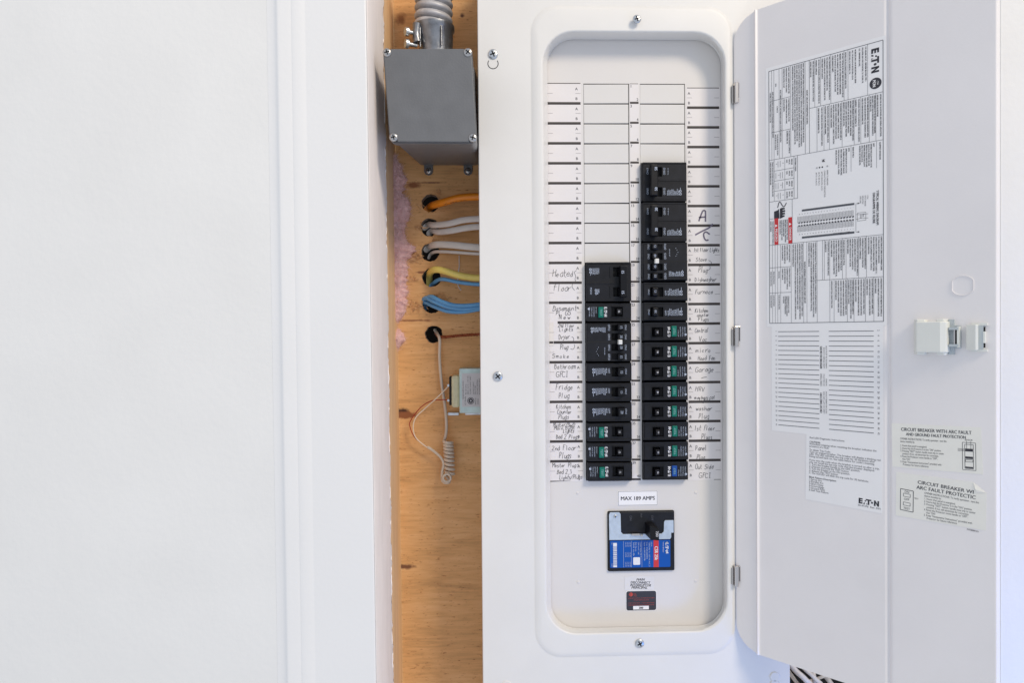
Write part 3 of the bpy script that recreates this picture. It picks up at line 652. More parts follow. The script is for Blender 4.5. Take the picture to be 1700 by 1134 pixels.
EN = ("CAT. NO./NO. DE CAT.: CBRP40200 200 A MAX. TYPE 1 ENCLOSURE 200 A MAX. BUS RATING", "40 CIRCUITS MAX. CSA 40 CIRCUITS MAX. UL 120/240 VAC 1 PH 3W 60 HZ", "SUITABLE FOR USE AS SERVICE EQUIPMENT",
 "USE ONLY TYPE BR, BQ, BD, BRDC, BREF MAX OF 40 POLES OF CIRCUIT BREAKERS. THE USE OF ANY OTHER MANUFACTURER'S BREAKER WILL VOID WARRANTY.", "MAX. CONTINUOUS LOAD NOT TO EXCEED 80% OF THE RATING OF THE OVERCURRENT DEVICE BRANCH CIRCUITS.",
 "USE SOLID OR STRANDED COPPER OR ALUMINUM WIRE.", "WIRE SIZES FOR MAIN BREAKER PER TABLE. TIGHTEN TO TORQUE SHOWN.",
 "SUITABLE FOR USE ON NETWORK AND GENERAL APPLICATIONS.", "WHEN MAIN BREAKER IS OFF THE LINE SIDE IS STILL ENERGIZED. DISCONNECT SUPPLY BEFORE SERVICING.", "TURN OFF MAIN BEFORE REMOVING THE DEADFRONT SHIELD.",
 "THE BONDING STRAP MUST BE INSTALLED WHEN USED AS SERVICE EQUIPMENT. CONNECT THE NEUTRAL TO THE ENCLOSURE.", "FILLER PLATES MUST CLOSE ANY UNUSED OPENING.")
SC = "SHORT CIRCUIT CURRENT RATING OF THIS PANELBOARD IS EQUAL TO THE LOWEST INTERRUPTING RATING OF ANY INSTALLED BREAKER, MAXIMUM 25,000 AMPERES RMS SYMMETRICAL AT 120/240 VOLTS. "
FRN = ("UTILISER DES DISJONCTEURS DE TYPE BR, BQ, BD SEULEMENT POUR CE PANNEAU DE DISTRIBUTION ELECTRIQUE", "L'UTILISATION DE TOUT AUTRE DISJONCTEUR ANNULE LA GARANTIE DU FABRICANT", "LA CHARGE CONTINUE NE DOIT PAS DEPASSER 80% DU CALIBRE DU DISPOSITIF DE PROTECTION",
 "APPROUVE POUR UTILISATION RESIDENTIELLE ET COMMERCIALE", "CONDUCTEURS DE CUIVRE OU ALUMINIUM CLASSES 75 C POUR LES CIRCUITS DE DERIVATION", "LES PLAQUES OBTURATRICES DOIVENT FERMER TOUTE OUVERTURE NON UTILISEE")
def cell(p_right, p_left, a0, a1, txt, n=None, full=.97, h=None):
    sR, sL = S(p_right), S(p_left); wd = sR-sL; n = n or max(1, round(wd/.0024)); pitch = wd*.94/n
    mw = (Z0-Z1)*(a1-a0)/100*full; hgt = min(.00150, pitch*.66); rep = (txt+' ')*6
    # wrap into exactly n lines, last one ragged
    words = rep.split(); i = 0
    for k_ in range(n):
        s_ = words[i]; i += 1; lim = mw*(random.uniform(.86, .99) if k_ < n-1 else random.uniform(.35, .8))
        while i < len(words) and sum(glyph(c)[2] for c in s_+' '+words[i])*hgt/_cap*.70 < lim: s_ += ' '+words[i]; i += 1
        text(big, s_, sR-pitch*(k_+.82), AZ(a0)-.0014, hgt, RD, wt, 2 if (k_+n) % 3 else 1, .70, bold=.00007)
rows1 = [(1441.5, 1425, EN[0], 3), (1424, 1409, EN[1], 3), (1409, 1402.5, EN[2], 1), (1402.5, 1380.6, EN[3], 5), (1380.6, 1363.6, EN[4], 4), (1363.6, 1354, EN[5], 2), (1354, 1345, EN[6], 2)]
for a, b, t_, n_ in rows1: cell(a, b, .2, 18.3, t_, n_, .80 if n_ == 3 else .97)
rows2 = [(1466, 1455, EN[7], 2), (1455, 1444, EN[8], 3), (1444, 1430, EN[9], 3), (1430, 1419, EN[10], 2), (1419, 1399, EN[8], 5), (1399, 1378, EN[10], 5), (1378, 1369, EN[11], 2), (1369, 1357.5, EN[9], 2)]
for a, b, t_, n_ in rows2: cell(a, b, 18.4, 35.3, t_, n_)
text(big, "SHORT CIRCUIT INTERRUPTING RATING", S(1340), AZ(17.6), .0017, RD, wt, 1, anchor='c', sx=.85, bold=.00008)
cell(1337, 1314.5, 0, 35.3, SC, 6); cell(1313.5, 1300.5, 0, 12, SC, 3); cell(1313.5, 1300.5, 12, 24.5, SC[30:], 3); cell(1313.5, 1306, 24.5, 35.3, EN[5], 2)
for p0, p1, s_ in ((1299.5, 1295.5, SC[8:60]), (1286, 1283, SC), (1282.3, 1278.6, SC[20:])): cell(p0, p1, 8, 35.3, s_, 1)
cell(1294, 1287, 25, 35, "5 20 30 40 50 60 70 100 125", 2); cell(1294, 1287, 5, 8, "10 KA", 1); cell(1294, 1290, 14, 20, "15-100 A 22 KA", 1)
# logo cell
eaton(big, S(1447.5), AZ(2.2), .0078, RD, wt, 1, .90)
cxx, czz = S(1454.5), AZ(14.7); big.poly([(cxx+.0060*math.cos(t/14*math.pi), czz+.0060*math.sin(t/14*math.pi)) for t in range(28)], wt, 1)
text(big, "PON", cxx-.0028, czz+.0038, .0030, RD, wt+.0001, 0, fit=.0076, bold=.00015); text(big, "CSA", cxx+.0014, czz+.0022, .0018, RD, wt+.0001, 0, fit=.0044)
# diagram block 35.3-69
for p0, p1, t_, a0, a1, n_ in ((1466, 1459, "EQUIPMENT GROUND BAR", 35.5, 44, 1), (1454, 1449, "(NOT SHOWN)", 35.5, 40, 1), (1449, 1425, "SUITABLE FOR (1) #14-4 AWG CU OR (2) #12-10 AL MAXIMUM. USE ONE WIRE PER HOLE OF SAME SIZE AND MATERIAL", 35.5, 45, 6),
    (1420, 1415, "BARRE DE MISE A LA TERRE", 35.5, 44.5, 1), (1413, 1408, "(NON ILLUSTREE)", 35.5, 41, 1), (1408, 1386, "APPROPRIEE POUR UN FIL #14-4 CU OU AL. UTILISER UN SEUL FIL PAR TROU DE MEME CALIBRE ET MATERIAU", 35.5, 46, 5)): cell(p0, p1, a0, a1, t_, n_)
vl(1456, 35.5, 45); vl(1413.7, 35.5, 44.8)
for i, s_ in enumerate(("REFER TO BREAKER", "CONDUCTEUR DU DISJONCTEUR", "#8 TO 350 KCMIL AL/CU", "#6 TO 250 AL/CU", "#4 TO 1/0 AL/CU")):
    text(big, s_, S(1373.5-i*4.6), AZ(42.8+(0 if i < 2 else .3)), .0015, RD, wt, 1, .9)
for i, px in enumerate((1373.5, 1365.2, 1360.6, 1356)):
    cx_, cz_ = S(px)+.0006, AZ(41.4); q = [(cx_+.0009*math.cos(t/5*math.pi), cz_+.0009*math.sin(t/5*math.pi)) for t in range(10)]
    big.poly(q, wt, 1)
    if i in (0, 3): big.poly([(cx_+(a-cx_)*.6, cz_+(b-cz_)*.6) for a, b in q], wt+.0001, 0)
for i in range(14): big.line((S(1368)+random.uniform(-.0015, .0015), AZ(39)+random.uniform(-.002, .002)), (S(1368)+random.uniform(-.002, .002), AZ(39)+random.uniform(-.002, .002)), .0003, wt, 1)
text(big, "TYPICAL WIRING DIAGRAM", S(1455.5), AZ(59.2), .0024, RD, wt, 1, anchor='c', fit=.0375, bold=.00012)
text(big, "DIAGRAMME DE FILERIE", S(1449.5), AZ(59.2), .0024, RD, wt, 1, anchor='c', fit=.0335, bold=.00012)
for px_, s_ in ((1440, "1 POLE"), (1436, "CIRCUIT BREAKER"), (1432, "DISJONCTEUR"), (1428, "UNIPOLAIRE")): text(big, s_, S(px_), AZ(54.2), .0014, RD, wt, 2, .7)
text(big, "LINE", S(1432.5), AZ(60.8), .0015, RD, wt, 2, .8); text(big, "LIGNE", S(1428.5), AZ(60.8), .0015, RD, wt, 2, .8)
for a_ in (56.8, 67.2): big.quad(S(1332), AZ(a_)-.0011, S(1419), AZ(a_)+.0011, wt, 2)
vl(1421.5, 56.8, 67.2); big.line((S(1421.5), AZ(56.8)), (S(1427), AZ(56.8)), .0003, wt, 1); big.line((S(1421.5), AZ(67.2)), (S(1427), AZ(67.2)), .0003, wt, 1)
for a_ in (56.8, 67.2): big.poly([(S(1428)-.0022, AZ(a_)-.0009), (S(1428), AZ(a_)), (S(1428)-.0022, AZ(a_)+.0009)], wt, 1)
for i in range(20):
    s0 = S(1325)+(S(1419)-S(1325))*i/20.; s1 = s0+(S(1419)-S(1325))/20.
    big.line((s0, AZ(59.0)), (s0, AZ(61.4)), .0003, wt, 1); big.line((s0, AZ(62.6)), (s0, AZ(65.0)), .0003, wt, 1)
    sm = (s0+s1)/2
    for k_ in range(6):
        a_ = 59.1+k_*.38; big.line((sm-.0009, AZ(a_)), (sm+.0009, AZ(a_+.2)), .0003, wt, 1); big.line((sm+.0009, AZ(64.9-k_*.38)), (sm-.0009, AZ(64.7-k_*.38)), .0003, wt, 1)
    big.poly([(sm-.0013, AZ(61.5)), (sm+.0004, AZ(61.1)), (sm+.0013, AZ(61.4)), (sm+.0003, AZ(61.8))], wt, 1); big.poly([(sm-.0013, AZ(62.5)), (sm+.0003, AZ(62.2)), (sm+.0013, AZ(62.6)), (sm+.0004, AZ(62.9))], wt, 1)
    text(big, str(2*(20-i)-1), sm, AZ(58.1), .0012, RD, wt, 2, .7, 'c'); text(big, str(2*(20-i)), sm, AZ(65.9), .0012, RD, wt, 2, .7, 'c')
for (p0, a0, p1, a1) in ((1424, 60.3, 1438, 60.3), (1424, 63.2, 1438, 63.2), (1424, 60.3, 1424, 63.2), (1438, 60.3, 1438, 63.2), (1421, 60.8, 1432, 61.0), (1432, 61, 1436, 60.8), (1421, 62.6, 1430, 62.3), (1430, 62.3, 1442, 62.5), (1432, 61, 1442, 61)): big.line((S(p0), AZ(a0)), (S(p1), AZ(a1)), .0003, wt, 1)
text(big, "NEUTRAL BAR", S(1410), AZ(69)+.0042, .0012, 0, wt, 2, .9, 'r'); text(big, "BARRE DE MISE A LA TERRE", S(1412), AZ(69)+.0060, .0011, 0, wt, 2, .9, 'r')
# left table
hl_(51.8, 1278, 1325); vl(1325, 35.3, 51.8, .0004); vl(1319.2, 35.3, 51.8, .0004); vl(1304, 35.3, 51.8); vl(1286.5, 35.3, 51.8)
for a_ in (39.8, 43.8, 47.8): hl_(a_, 1286.5, 1319.2)
cell(1324.5, 1319.7, 35.5, 51.5, "TIGHTENING TORQUE COUPLE DE SERRAGE", 1); cell(1286, 1278.5, 35.5, 51.5, "TORQUE VALUES FOR MAIN LUGS AND NEUTRAL BAR WIRE", 2)
for j, a_ in enumerate((35.4, 39.9, 43.9, 47.9)):
    cell(1318, 1305, a_+.3, a_+3.8, "WIRE SIZE AWG FIL LB-IN", 3)
    for i in range(4):
        if (i+j) % 3 == 0: text(big, '45'[j % 2], S(1300-i*3.6), AZ(a_+1.6), .0016, RD, wt, 1)
        else: big.line((S(1300-i*3.6), AZ(a_+.8)), (S(1300-i*3.6), AZ(a_+3.2)), .0004, wt, 2)
# hand icon, danger
vl(1316, 51.8, 69, .0004)
for i in range(9):
    f_ = lambda t: (S(1292+14.5*t), AZ(53.3-1.1*math.sin(t*6.2+.4)+ (1.6 if t < .15 else 0)*(1-t/.15)))
    big.line(f_(i/9), f_((i+1)/9), .0010, wt, 1)
big.poly([(S(1286), AZ(55.8)), (S(1291), AZ(55.5)), (S(1292.5), AZ(58.6)), (S(1286), AZ(58.9))], wt, 1); big.poly([(S(1291), AZ(55.6)), (S(1294), AZ(54.9)), (S(1295), AZ(58.7)), (S(1291), AZ(58.9))], wt, 1)
big.poly([(S(1295.6), AZ(54.9)), (S(1300), AZ(54.7)), (S(1300), AZ(58.6)), (S(1295.6), AZ(58.9))], wt, 1)
for i in range(4): big.line((S(1299.5), AZ(55.1+i*1.0)), (S(1304.5-(abs(i-1.3))*.7), AZ(55.1+i*.96)), .0021, wt, 1)
hl_(56.9+1.7, 1278, 1285)
for p0, p1, s_, a0 in ((1309.5, 1316, "DANGER", 59.0), (1286.5, 1293, "PELIGRO", 58.8)):
    big.quad(S(p0), AZ(69), S(p1), AZ(a0-.2), wt+.00005, 3); sm = S(p0)+(S(p1)-S(p0))*.24
    text(big, s_, sm, AZ(62.7), (S(p1)-S(p0))*.52, RD, wt+.0001, 0, fit=.0155, bold=.0001)
    big.poly([(S(p0+1.4), AZ(60.9)), (S(p1-1.2), AZ(61.5)), (S(p0+1.4), AZ(62.1))], wt+.0001, 0)
cell(1309, 1293.5, 59, 68.8, "HAZARDOUS VOLTAGE. WILL CAUSE SEVERE INJURY OR DEATH. TURN POWER OFF BEFORE WORKING INSIDE", 5); cell(1286, 1278.5, 59, 68.8, "TENSION PELIGROSA PUEDE CAUSAR LA MUERTE", 2)
# lower French text
for p0, p1 in ((1466, 1439), (1439, 1426), (1426, 1405), (1405, 1399), (1399, 1378), (1378, 1369)):
    vl(p1, 69, 84); cell(p0, p1, 69, 84, random.choice(FRN), max(1, round((p0-p1)/4.3)))
for p0, p1 in ((1466, 1451), (1451, 1437), (1437, 1418), (1418, 1407), (1407, 1385)):
    vl(p1, 84, 100); cell(p0, p1, 84, 100, random.choice(FRN), max(1, round((p0-p1)/4.3)))
vl(1378, 84, 100); cell(1384, 1379, 84, 100, "HOMOLOGUE POUR CONDUCTEURS CU/AL", 1); vl(1357, 69, 100); vl(1366, 69, 84)
text(big, "VALEUR NOMINALE D'INTENSITE EN COURT-CIRCUIT", S(1335.5), AZ(84.5), .0017, RD, wt, 1, anchor='c', sx=.80, bold=.00008)
cell(1356.5, 1341, 69, 100, FRN[0]+' '+FRN[2]+' '+FRN[4], 4); vl(1340, 69, 100); vl(1334.5, 69, 100); vl(1314, 69, 100)
cell(1334, 1314.5, 69, 100, FRN[3]+' '+FRN[5]+' '+FRN[1], 5); hl_(78, 1278, 1314); hl_(88, 1278, 1314); vl(1296.5, 69, 100); vl(1291.5, 69, 100); vl(1287.5, 69, 100); vl(1283, 69, 100)
cell(1313.5, 1297, 69, 78, FRN[5], 4); cell(1313.5, 1297, 78, 88, FRN[4], 4); cell(1311, 1299, 89, 98, FRN[1], 4)
for p0, p1 in ((1295.8, 1292), (1287, 1283.5), (1282.4, 1278.8)): cell(p0, p1, 79, 87, "10 KA 22 KA 25 KA", 1); cell(p0, p1, 88.3, 99.5, "15 20 25 30 40 50 60 70 80 90", 1)
bo = big.build('label_sheet', ['paper', 'ink', 'inkg', 'red'], door); bo['label'] = 'large rating label with wiring diagram and red danger bars'

# ---------------- circuit directory
mb = MB(DOOR); a0 = S(1281); a1 = S(1466); zt_, zb_ = -.3187+.006, -.4299-.0075
mb.plate([(a0, zb_), (a1, zb_-.002), (a1, zt_), (a0, zt_)], [], .00005, .0002)
for i in range(21):
    z = -.3187+(-.4299+.3187)*i/20
    mb.quad(S(1292), z-.00032, S(1360), z+.00032, wt, 2); mb.quad(S(1376), z-.00032, S(1450.5), z+.00032, wt, 2)
    text(mb, str(2*i+1), S(1287.5), z+.0012, .0018, RD, wt, 1, .9); text(mb, str(2*i+2), S(1457), z+.0012, .0020, RD, wt, 1, .9)
RU = math.pi/2
for s_, px, y0, y1, h_ in (("CIRCUIT DIRECTORY", 1365, 686, 652, .0022), ("DIRECTORIO", 1365, 641, 620, .0020), ("REPERTOIRE DES CIRCUITS", 1365, 612, 575, .0022),
    ("LINES ON LEFT ARE ODD", 1369.3, 687, 650, .0014), ("DE CIRCUITOS", 1369.3, 641, 621, .0014), ("LIGNES IMPAIRES A GAUCHE", 1369.3, 612, 577, .0014),
    ("CIRCUITS ARE NUMBERED AS SHOWN", 1373.2, 687, 650, .0014), ("NUMEROS", 1373.2, 641, 629, .0014), ("NUMEROTES TEL QU'ILLUSTRE", 1373.2, 612, 574, .0014)):
    p = TD(px, y0); q = TD(px, y1); text(mb, s_, p[0], p[1], h_, RU, wt, 1, fit=q[1]-p[1], bold=.0001 if h_ > .002 else 0)
mb.build('directory_sheet', ['paper', 'ink', 'inkg'], door)['label'] = 'blank circuit directory sheet with numbered ruled lines'
# ---------------- horizontal stickers on the door, laid out on their own tilted rectangle
def sticker(c4, rows, mats, name_label, curl=False, extra=None):
    P = [Vector(TD(*q)) for q in c4]     # tl, tr, br, bl
    mb = MB(DOOR)
    tl, tr, br, bl = P
    if curl:
        cut1 = tr+(tl-tr)*.11; cut2 = tr+(br-tr)*.0; mb.plate([tuple(bl), tuple(br), tuple(tr+(br-tr)*.10), tuple(tr+(tl-tr)*.14+(br-tr)*-.10+(Vector((0, 0)))), tuple(tl)], [], .00005, .00025)
        A, B = tr+(br-tr)*.10, tr+(tl-tr)*.14+(br-tr)*-.10
        C_ = A+(tl-tr)*.10+(br-tr)*.03
        mb.add([(A.x, A.y, .0003), (B.x, B.y, .0003), ((B.x*.3+C_.x*.7), (B.y*.3+C_.y*.7), .0014), (C_.x, C_.y, .0008)], [(0, 1, 2, 3)], 0)
    else: mb.plate([tuple(bl), tuple(br), tuple(tr), tuple(tl)], [], .00005, .00025)
    for (fx, fy, s_, fw_, hh_, bd) in rows:
        o = tl+(tr-tl)*fx+(bl-tl)*fy; ang = math.atan2((tr-tl).y, (tr-tl).x)
        ang2 = math.atan2((br-bl).y, (br-bl).x); an = ang*(1-fy)+ang2*fy
        text(mb, s_, o.x, o.y, hh_, an, wt, 1, fit=fw_*(tr-tl).length, bold=bd)
    if extra: extra(mb, tl, tr, bl, br)
    mb.build('instruction_sticker', mats, door)['label'] = name_label
led = [(.045, .06, "Red LED Diagnostic Instructions", .47, .0021, 0), (.045, .125, "CAUTION:", .15, .0021, .00007), (.045, .155, "Immediate tripping when resetting the breaker indicates the", .88, .0021, 0), (.045, .19, "presence of a fault.", .27, .0021, 0),
 (.045, .245, "To obtain Trip Code:", .29, .0021, 0), (.045, .278, "Turn on tripped breaker. The breaker will display a blinking red", .93, .0021, 0), (.045, .311, "LED. The LED will blink the trip code for 30 iterations after", .86, .0021, 0), (.045, .344, "being turned back on. See table below for code's meaning.", .86, .0021, 0),
 (.045, .40, "If you miss the code when the breaker is turned on after a trip,", .92, .0021, 0), (.045, .433, "you can recall the last trip code that the breaker displayed:", .86, .0021, 0), (.045, .466, "1. Turn the breaker handle to the OFF position.", .68, .0021, 0), (.045, .499, "2. Depress and hold the TEST button.", .54, .0021, 0),
 (.045, .532, "3. Turn the breaker to the ON position.", .55, .0021, 0), (.045, .565, "4. Release the TEST button.", .40, .0021, 0), (.045, .598, "5. The red LED will blink the trip code for 30 iterations.", .79, .0021, 0),
 (.045, .662, "Blink Pattern-Description", .37, .0021, .00005), (.045, .695, "1-Series Arc", .18, .0021, 0), (.045, .728, "2-Parallel Arc", .20, .0021, 0), (.045, .761, "3-Short Delay", .20, .0021, 0), (.045, .794, "4-Overvoltage", .21, .0021, 0), (.045, .827, "5-Ground Fault", .22, .0021, 0), (.045, .86, "6-Self Test Failure", .27, .0021, 0),
 (.70, .975, "30-47376  Rev. D01", .29, .0020, 0)]
def logo(mb, tl, tr, bl, br):
    o = tl+(tr-tl)*.71+(bl-tl)*.935; eaton(mb, o.x, o.y, .0060, math.atan2((br-bl).y, (br-bl).x), wt, 1, .93)
sticker([(1339, 721), (1466, 733), (1464.5, 853), (1337.5, 829)], led, ['paper', 'ink'], 'white instruction sheet about red LED trip codes, lower left of the door', extra=logo)
own = ["OWNER INSTRUCTIONS: To verify operation - test this", "device monthly by:", "1. Insure that panel is energized.", "2. Insure that the Protector is in the \"ON\" position.", "3. Pressing \"TEST\" button, handle must trip to center", "    position. If not, call electrician for correction.",
       "4. Reset the Protector: move handle to \"OFF\",", "    then \"ON\".", "5. Keep \"Homeowner Instructions\" provided with", "    Protector for future reference."]
f1 = [.53, .17, .31, .47, .50, .44, .43, .12, .47, .33]
def draw1(mb, tl, tr, bl, br):
    U = tr-tl; D_ = bl-tl; Q = lambda x_, y_: tuple(tl+U*x_+D_*y_)
    def rec(x0, y0, x1, y1, fill=None):
        pts = [Q(x0, y0), Q(x1, y0), Q(x1, y1), Q(x0, y1)]
        if fill: mb.poly(pts[::-1], wt, fill); return
        for i in range(4): mb.line(pts[i], pts[(i+1) % 4], .0004, wt, 1)
    rec(.80, .34, .94, .93); rec(.825, .38, .915, .90); rec(.83, .47, .91, .53, 1); rec(.83, .64, .91, .69, 1); rec(.83, .71, .91, .755); rec(.83, .86, .91, .89, 1)
    for i in range(3): mb.line(Q(.75, .48+i*.025), Q(.82, .48+i*.02), .0003, wt, 1)
    mb.line(Q(.845, .31), Q(.845, .47), .0003, wt, 1); mb.line(Q(.89, .31), Q(.89, .47), .0003, wt, 1)
    p = Q(.825, .30); text(mb, "SENSOR", p[0], p[1], .0016, math.atan2(U.y, U.x), wt, 1, .8)
sticker([(1480.5, 703), (1629, 710), (1632, 788), (1481.5, 775)], [(.11, .160, "CIRCUIT BREAKER WITH ARC FAULT", .79, .0034, .00008), (.17, .262, "AND GROUND FAULT PROTECTION", .67, .0030, .00008)]+[(.10, .36+i*.062+(.03 if i > 1 else 0), s_, f1[i], .0020, 0) for i, s_ in enumerate(own)], ['yell', 'ink'],
        'off-white sticker headed CIRCUIT BREAKER WITH ARC FAULT AND GROUND FAULT PROTECTION', extra=draw1)
def draw2(mb, tl, tr, bl, br):
    U = tr-tl; D_ = bl-tl; Q = lambda x_, y_: tuple(tl+U*x_+D_*y_); an = math.atan2(U.y, U.x)
    def rec(x0, y0, x1, y1, t_=.0004):
        pts = [Q(x0, y0), Q(x1, y0), Q(x1, y1), Q(x0, y1)]
        for i in range(4): mb.line(pts[i], pts[(i+1) % 4], t_, wt, 1)
    rec(.055, .36, .205, .84, .0006); rec(.09, .45, .17, .52); rec(.09, .65, .17, .72)
    for s_, x_, y_ in (("ON", .10, .43), ("OFF", .095, .60), ("TEST", .09, .81)):
        p = Q(x_, y_); text(mb, s_, p[0], p[1], .0022, an, wt, 1, .9)
    p = Q(.215, .53); text(mb, "TEST", p[0], p[1], .0014, an, wt, 1, .9); p = Q(.80, .965); text(mb, "5655B88H01", p[0], p[1], .0015, an, wt, 1, .9)
sticker([(1488, 784), (1638, 812), (1637, 881.5), (1487, 856)], [(.25, .17, "CIRCUIT BREAKER WI", .62, .0035, .00008), (.24, .29, "ARC FAULT PROTECTIC", .65, .0036, .00008)]+[(.33, .37+i*.062, s_, f1[i]*1.12, .0020, 0) for i, s_ in enumerate(own)], ['yell', 'ink', 'paper'],
        'off-white sticker headed ARC FAULT PROTECTION with a curled corner', curl=True, extra=draw2)

# ================================================================== BREAKERS (built for the right column; the left column is the same turned half round)
BW, BH = .0572, .0246
def frame_body(n=1, pits=(), face=.0088):
    "black case of n poles, centred; pits = (u0, v0, u1, v1) real openings for the toggles"
    b = MB(); H_ = IN*n-.0024; u0, u1, v0, v1 = -BW/2, BW/2, -H_/2, H_/2; c = .0015
    o1 = [(u0+c, v0+c), (u1-c, v0+c), (u1-c, v1-c), (u0+c, v1-c)]
    b.rings([W([(u0, v0), (u1, v0), (u1, v1), (u0, v1)], -.030), W([(u0, v0), (u1, v0), (u1, v1), (u0, v1)], face-c), W(o1, face)])
    holes = [[(p[0], p[1]), (p[2], p[1]), (p[2], p[3]), (p[0], p[3])] for p in pits]
    b.plate(o1, holes, face-.006, face)
    for p in pits: b.quad(p[0]-.0003, p[1]-.0003, p[2]+.0003, p[3]+.0003, face-.0058, 1)
    return b
MB_ = ['black', 'dark', 'bprint', 'wprint']
FX = lambda px: (px-1102.5)*.000785      # photo column (right column breakers) to local u
FC = .0088
def rib(b, v, u0=-BW/2+.001, u1=BW/2-.001, h=.0016, d=.0007): b.box(u0, v-h/2, FC-.001, u1, v+h/2, FC+d)
def seam(x, v, h=.0011): x.quad(-BW/2+.0002, v-h/2, BW/2-.0002, v+h/2, FC+.00012, 1)
def squiggle(x, u0, u1, v0, v1, seed=0):
    "block of small approval print, running up"
    rr = random.Random(seed); n = max(2, int((u1-u0)/.0017)); W_ = ("CTL 10KA", "HACR TYPE", "120/240V", "60 HZ AC", "CU-AL 75C", "SWD", "25 IN-LB", "LISTED", "15-20 #14", "TYPE BR", "CSA 22.2")
    for i in range(n):
        u = u0+(u1-u0)*(i+.8)/n; L_ = (v1-v0)*rr.uniform(.6, 1.0)
        text(x, W_[(i+seed) % len(W_)], u, v0, .00130, RU, FC+.0003, 2, fit=L_, bold=.00006)
    for cu, cv in ((u1+.0012, v0+.0016), (u1+.0010, v0+.0052)):
        x.poly([(cu+.0015*math.cos(t/6*math.pi), cv+.0015*math.sin(t/6*math.pi)) for t in range(12)], FC+.0003, 2)
        x.poly([(cu+.0008*math.cos(t/6*math.pi), cv+.0008*math.sin(t/6*math.pi)) for t in range(12)], FC+.00035, 0)
    x.quad(u1+.0008, v0+.0070, u1+.0013, v1+.0008, FC+.0003, 2)
def toggle_mesh(name, txt, w_=.0092, h_=.0115, top=.0185, parent=None, loc=(0, 0, 0), big=False, tu=.0012):
    b = MB(); u0, u1, v0, v1 = -w_/2, w_/2, -h_/2, h_/2
    b.add([(u0, v0, .003), (u1, v0, .003), (u1, v1, .003), (u0, v1, .003), (u0+.0006, v0+.0008, top), (u1-.0016, v0+.0008, top-.0022), (u1-.0016, v1-.0008, top-.0022), (u0+.0006, v1-.0008, top)],
          [(0, 3, 2, 1), (4, 5, 6, 7), (0, 1, 5, 4), (1, 2, 6, 5), (2, 3, 7, 6), (3, 0, 4, 7)])
    x = MB()
    if txt:
        V0 = len(x.v); text(x, txt, u0+.0006+.0045, 0, .0031 if not big else .0023, RU, 0, 1, anchor='c', sx=.9, bold=.00012)
        sl = -.0022/(w_-.0022); x.v = [Vector((p.x, -(top+.00025+sl*(p.x-(u0+.0006))), p.z)) for p in x.v]
    o = b.build(name, ['toggle', 'wprint' if big else 'bprint'], parent, bevel=.0007, seg=2, extra=x, local=True); o.location = Vector((loc[0], -loc[2], loc[1])); return o
def offon(x, v, on=True):
    text(x, "ON/I", FX(1076.5), v-.0042, .0024, RU, FC+.0003, 2, fit=.0082); text(x, "OFF/O", FX(1104.0), v-.0047, .0026, RU, FC+.0003, 2, fit=.0092)
def single(amp, seed):
    r = thing('circuit_breaker', (0, 0, 0), 'x', 'circuit breaker')
    b = frame_body(1, [(FX(1078), -.0062, FX(1099), .0058)]); rib(b, .0108); rib(b, -.0098, h=.0012, d=.0003)
    x = MB(); seam(x, .0091, .0006); seam(x, -.0086, .0008); text(x, "ON/I", FX(1077), -.0042, .0022, RU, FC+.0003, 2, fit=.0072); text(x, "OFF", FX(1104.5), -.0048, .0022, RU, FC+.0003, 2, fit=.0065)
    squiggle(x, FX(1106), FX(1127), -.0050, .0046, seed)
    b.build('case', MB_, r, extra=x, local=True)
    toggle_mesh('toggle', amp, .0092, .0116, .0170, r, (FX(1085.5), -.0002, 0)); return r
def afci(col, dx=0.):
    r = thing('circuit_breaker', (0, 0, 0), 'x', 'circuit breaker')
    b = frame_body(1, [(FX(1080+dx), -.0066, FX(1098.5+dx), .0058)]); rib(b, .0106, h=.0022); rib(b, -.0100, h=.0010, d=.0003)
    b.box(FX(1080+dx)-.0008, -.0074, FC-.001, FX(1098.5+dx)+.0008, -.0067, FC+.0010); b.box(FX(1080+dx)-.0008, .0059, FC-.001, FX(1098.5+dx)+.0008, .0066, FC+.0010)
    x = MB(); seam(x, .0089, .0007); seam(x, -.0088, .0009)
    x.quad(FX(1067), -.0006, FX(1079+dx), -.0002, FC+.0002, 1)
    eaton(x, FX(1110.5+dx), -.0068, .0038, RU, FC+.0004, 3, .90)
    W_ = ("ARC FAULT", "CIRCUIT INTERRUPTER", "TYPE BR CTL 10KA", "CSA LISTED")
    for i, s_ in enumerate(W_): text(x, s_, FX(1124+i*3.6+dx*.5), -.0066, .0013, RU, FC+.0003, 2, fit=.0125 if i != 0 else .0085)
    x.poly([(FX(1135)+.0014*math.cos(t/6*math.pi), -.004+.0014*math.sin(t/6*math.pi)) for t in range(12)], FC+.0003, 2)
    b.build('case', MB_, r, extra=x, local=True)
    # ribs in the pit
    t = toggle_mesh('toggle', '15', .0078, .0088, .0165, r, (FX(1087.5+dx), -.0006, 0), True)
    q = MB()
    for i in range(3): q.box(FX(1093.5+dx)+i*.0013, -.0060, .003, FX(1093.5+dx)+i*.0013+.0006, .0052, .0072)
    q.build('toggle_shutter', ['toggle'], r, local=True)
    q = MB(); q.box(-.0032, -.0070, .004, .0032, .0066, .0118); y = MB(); text(y, "TEST", .0013, -.0046, .0026, RU, .0121, 1, fit=.0088)
    
    o = q.build('test_button', [col, 'tbprint', 'red'], r, bevel=.0006, extra=y, local=True); o.location = (FX(1115.8+dx), 0, .0006); return r
M['tbprint'] = mat('button_print', (.25, .50, .48), .5)
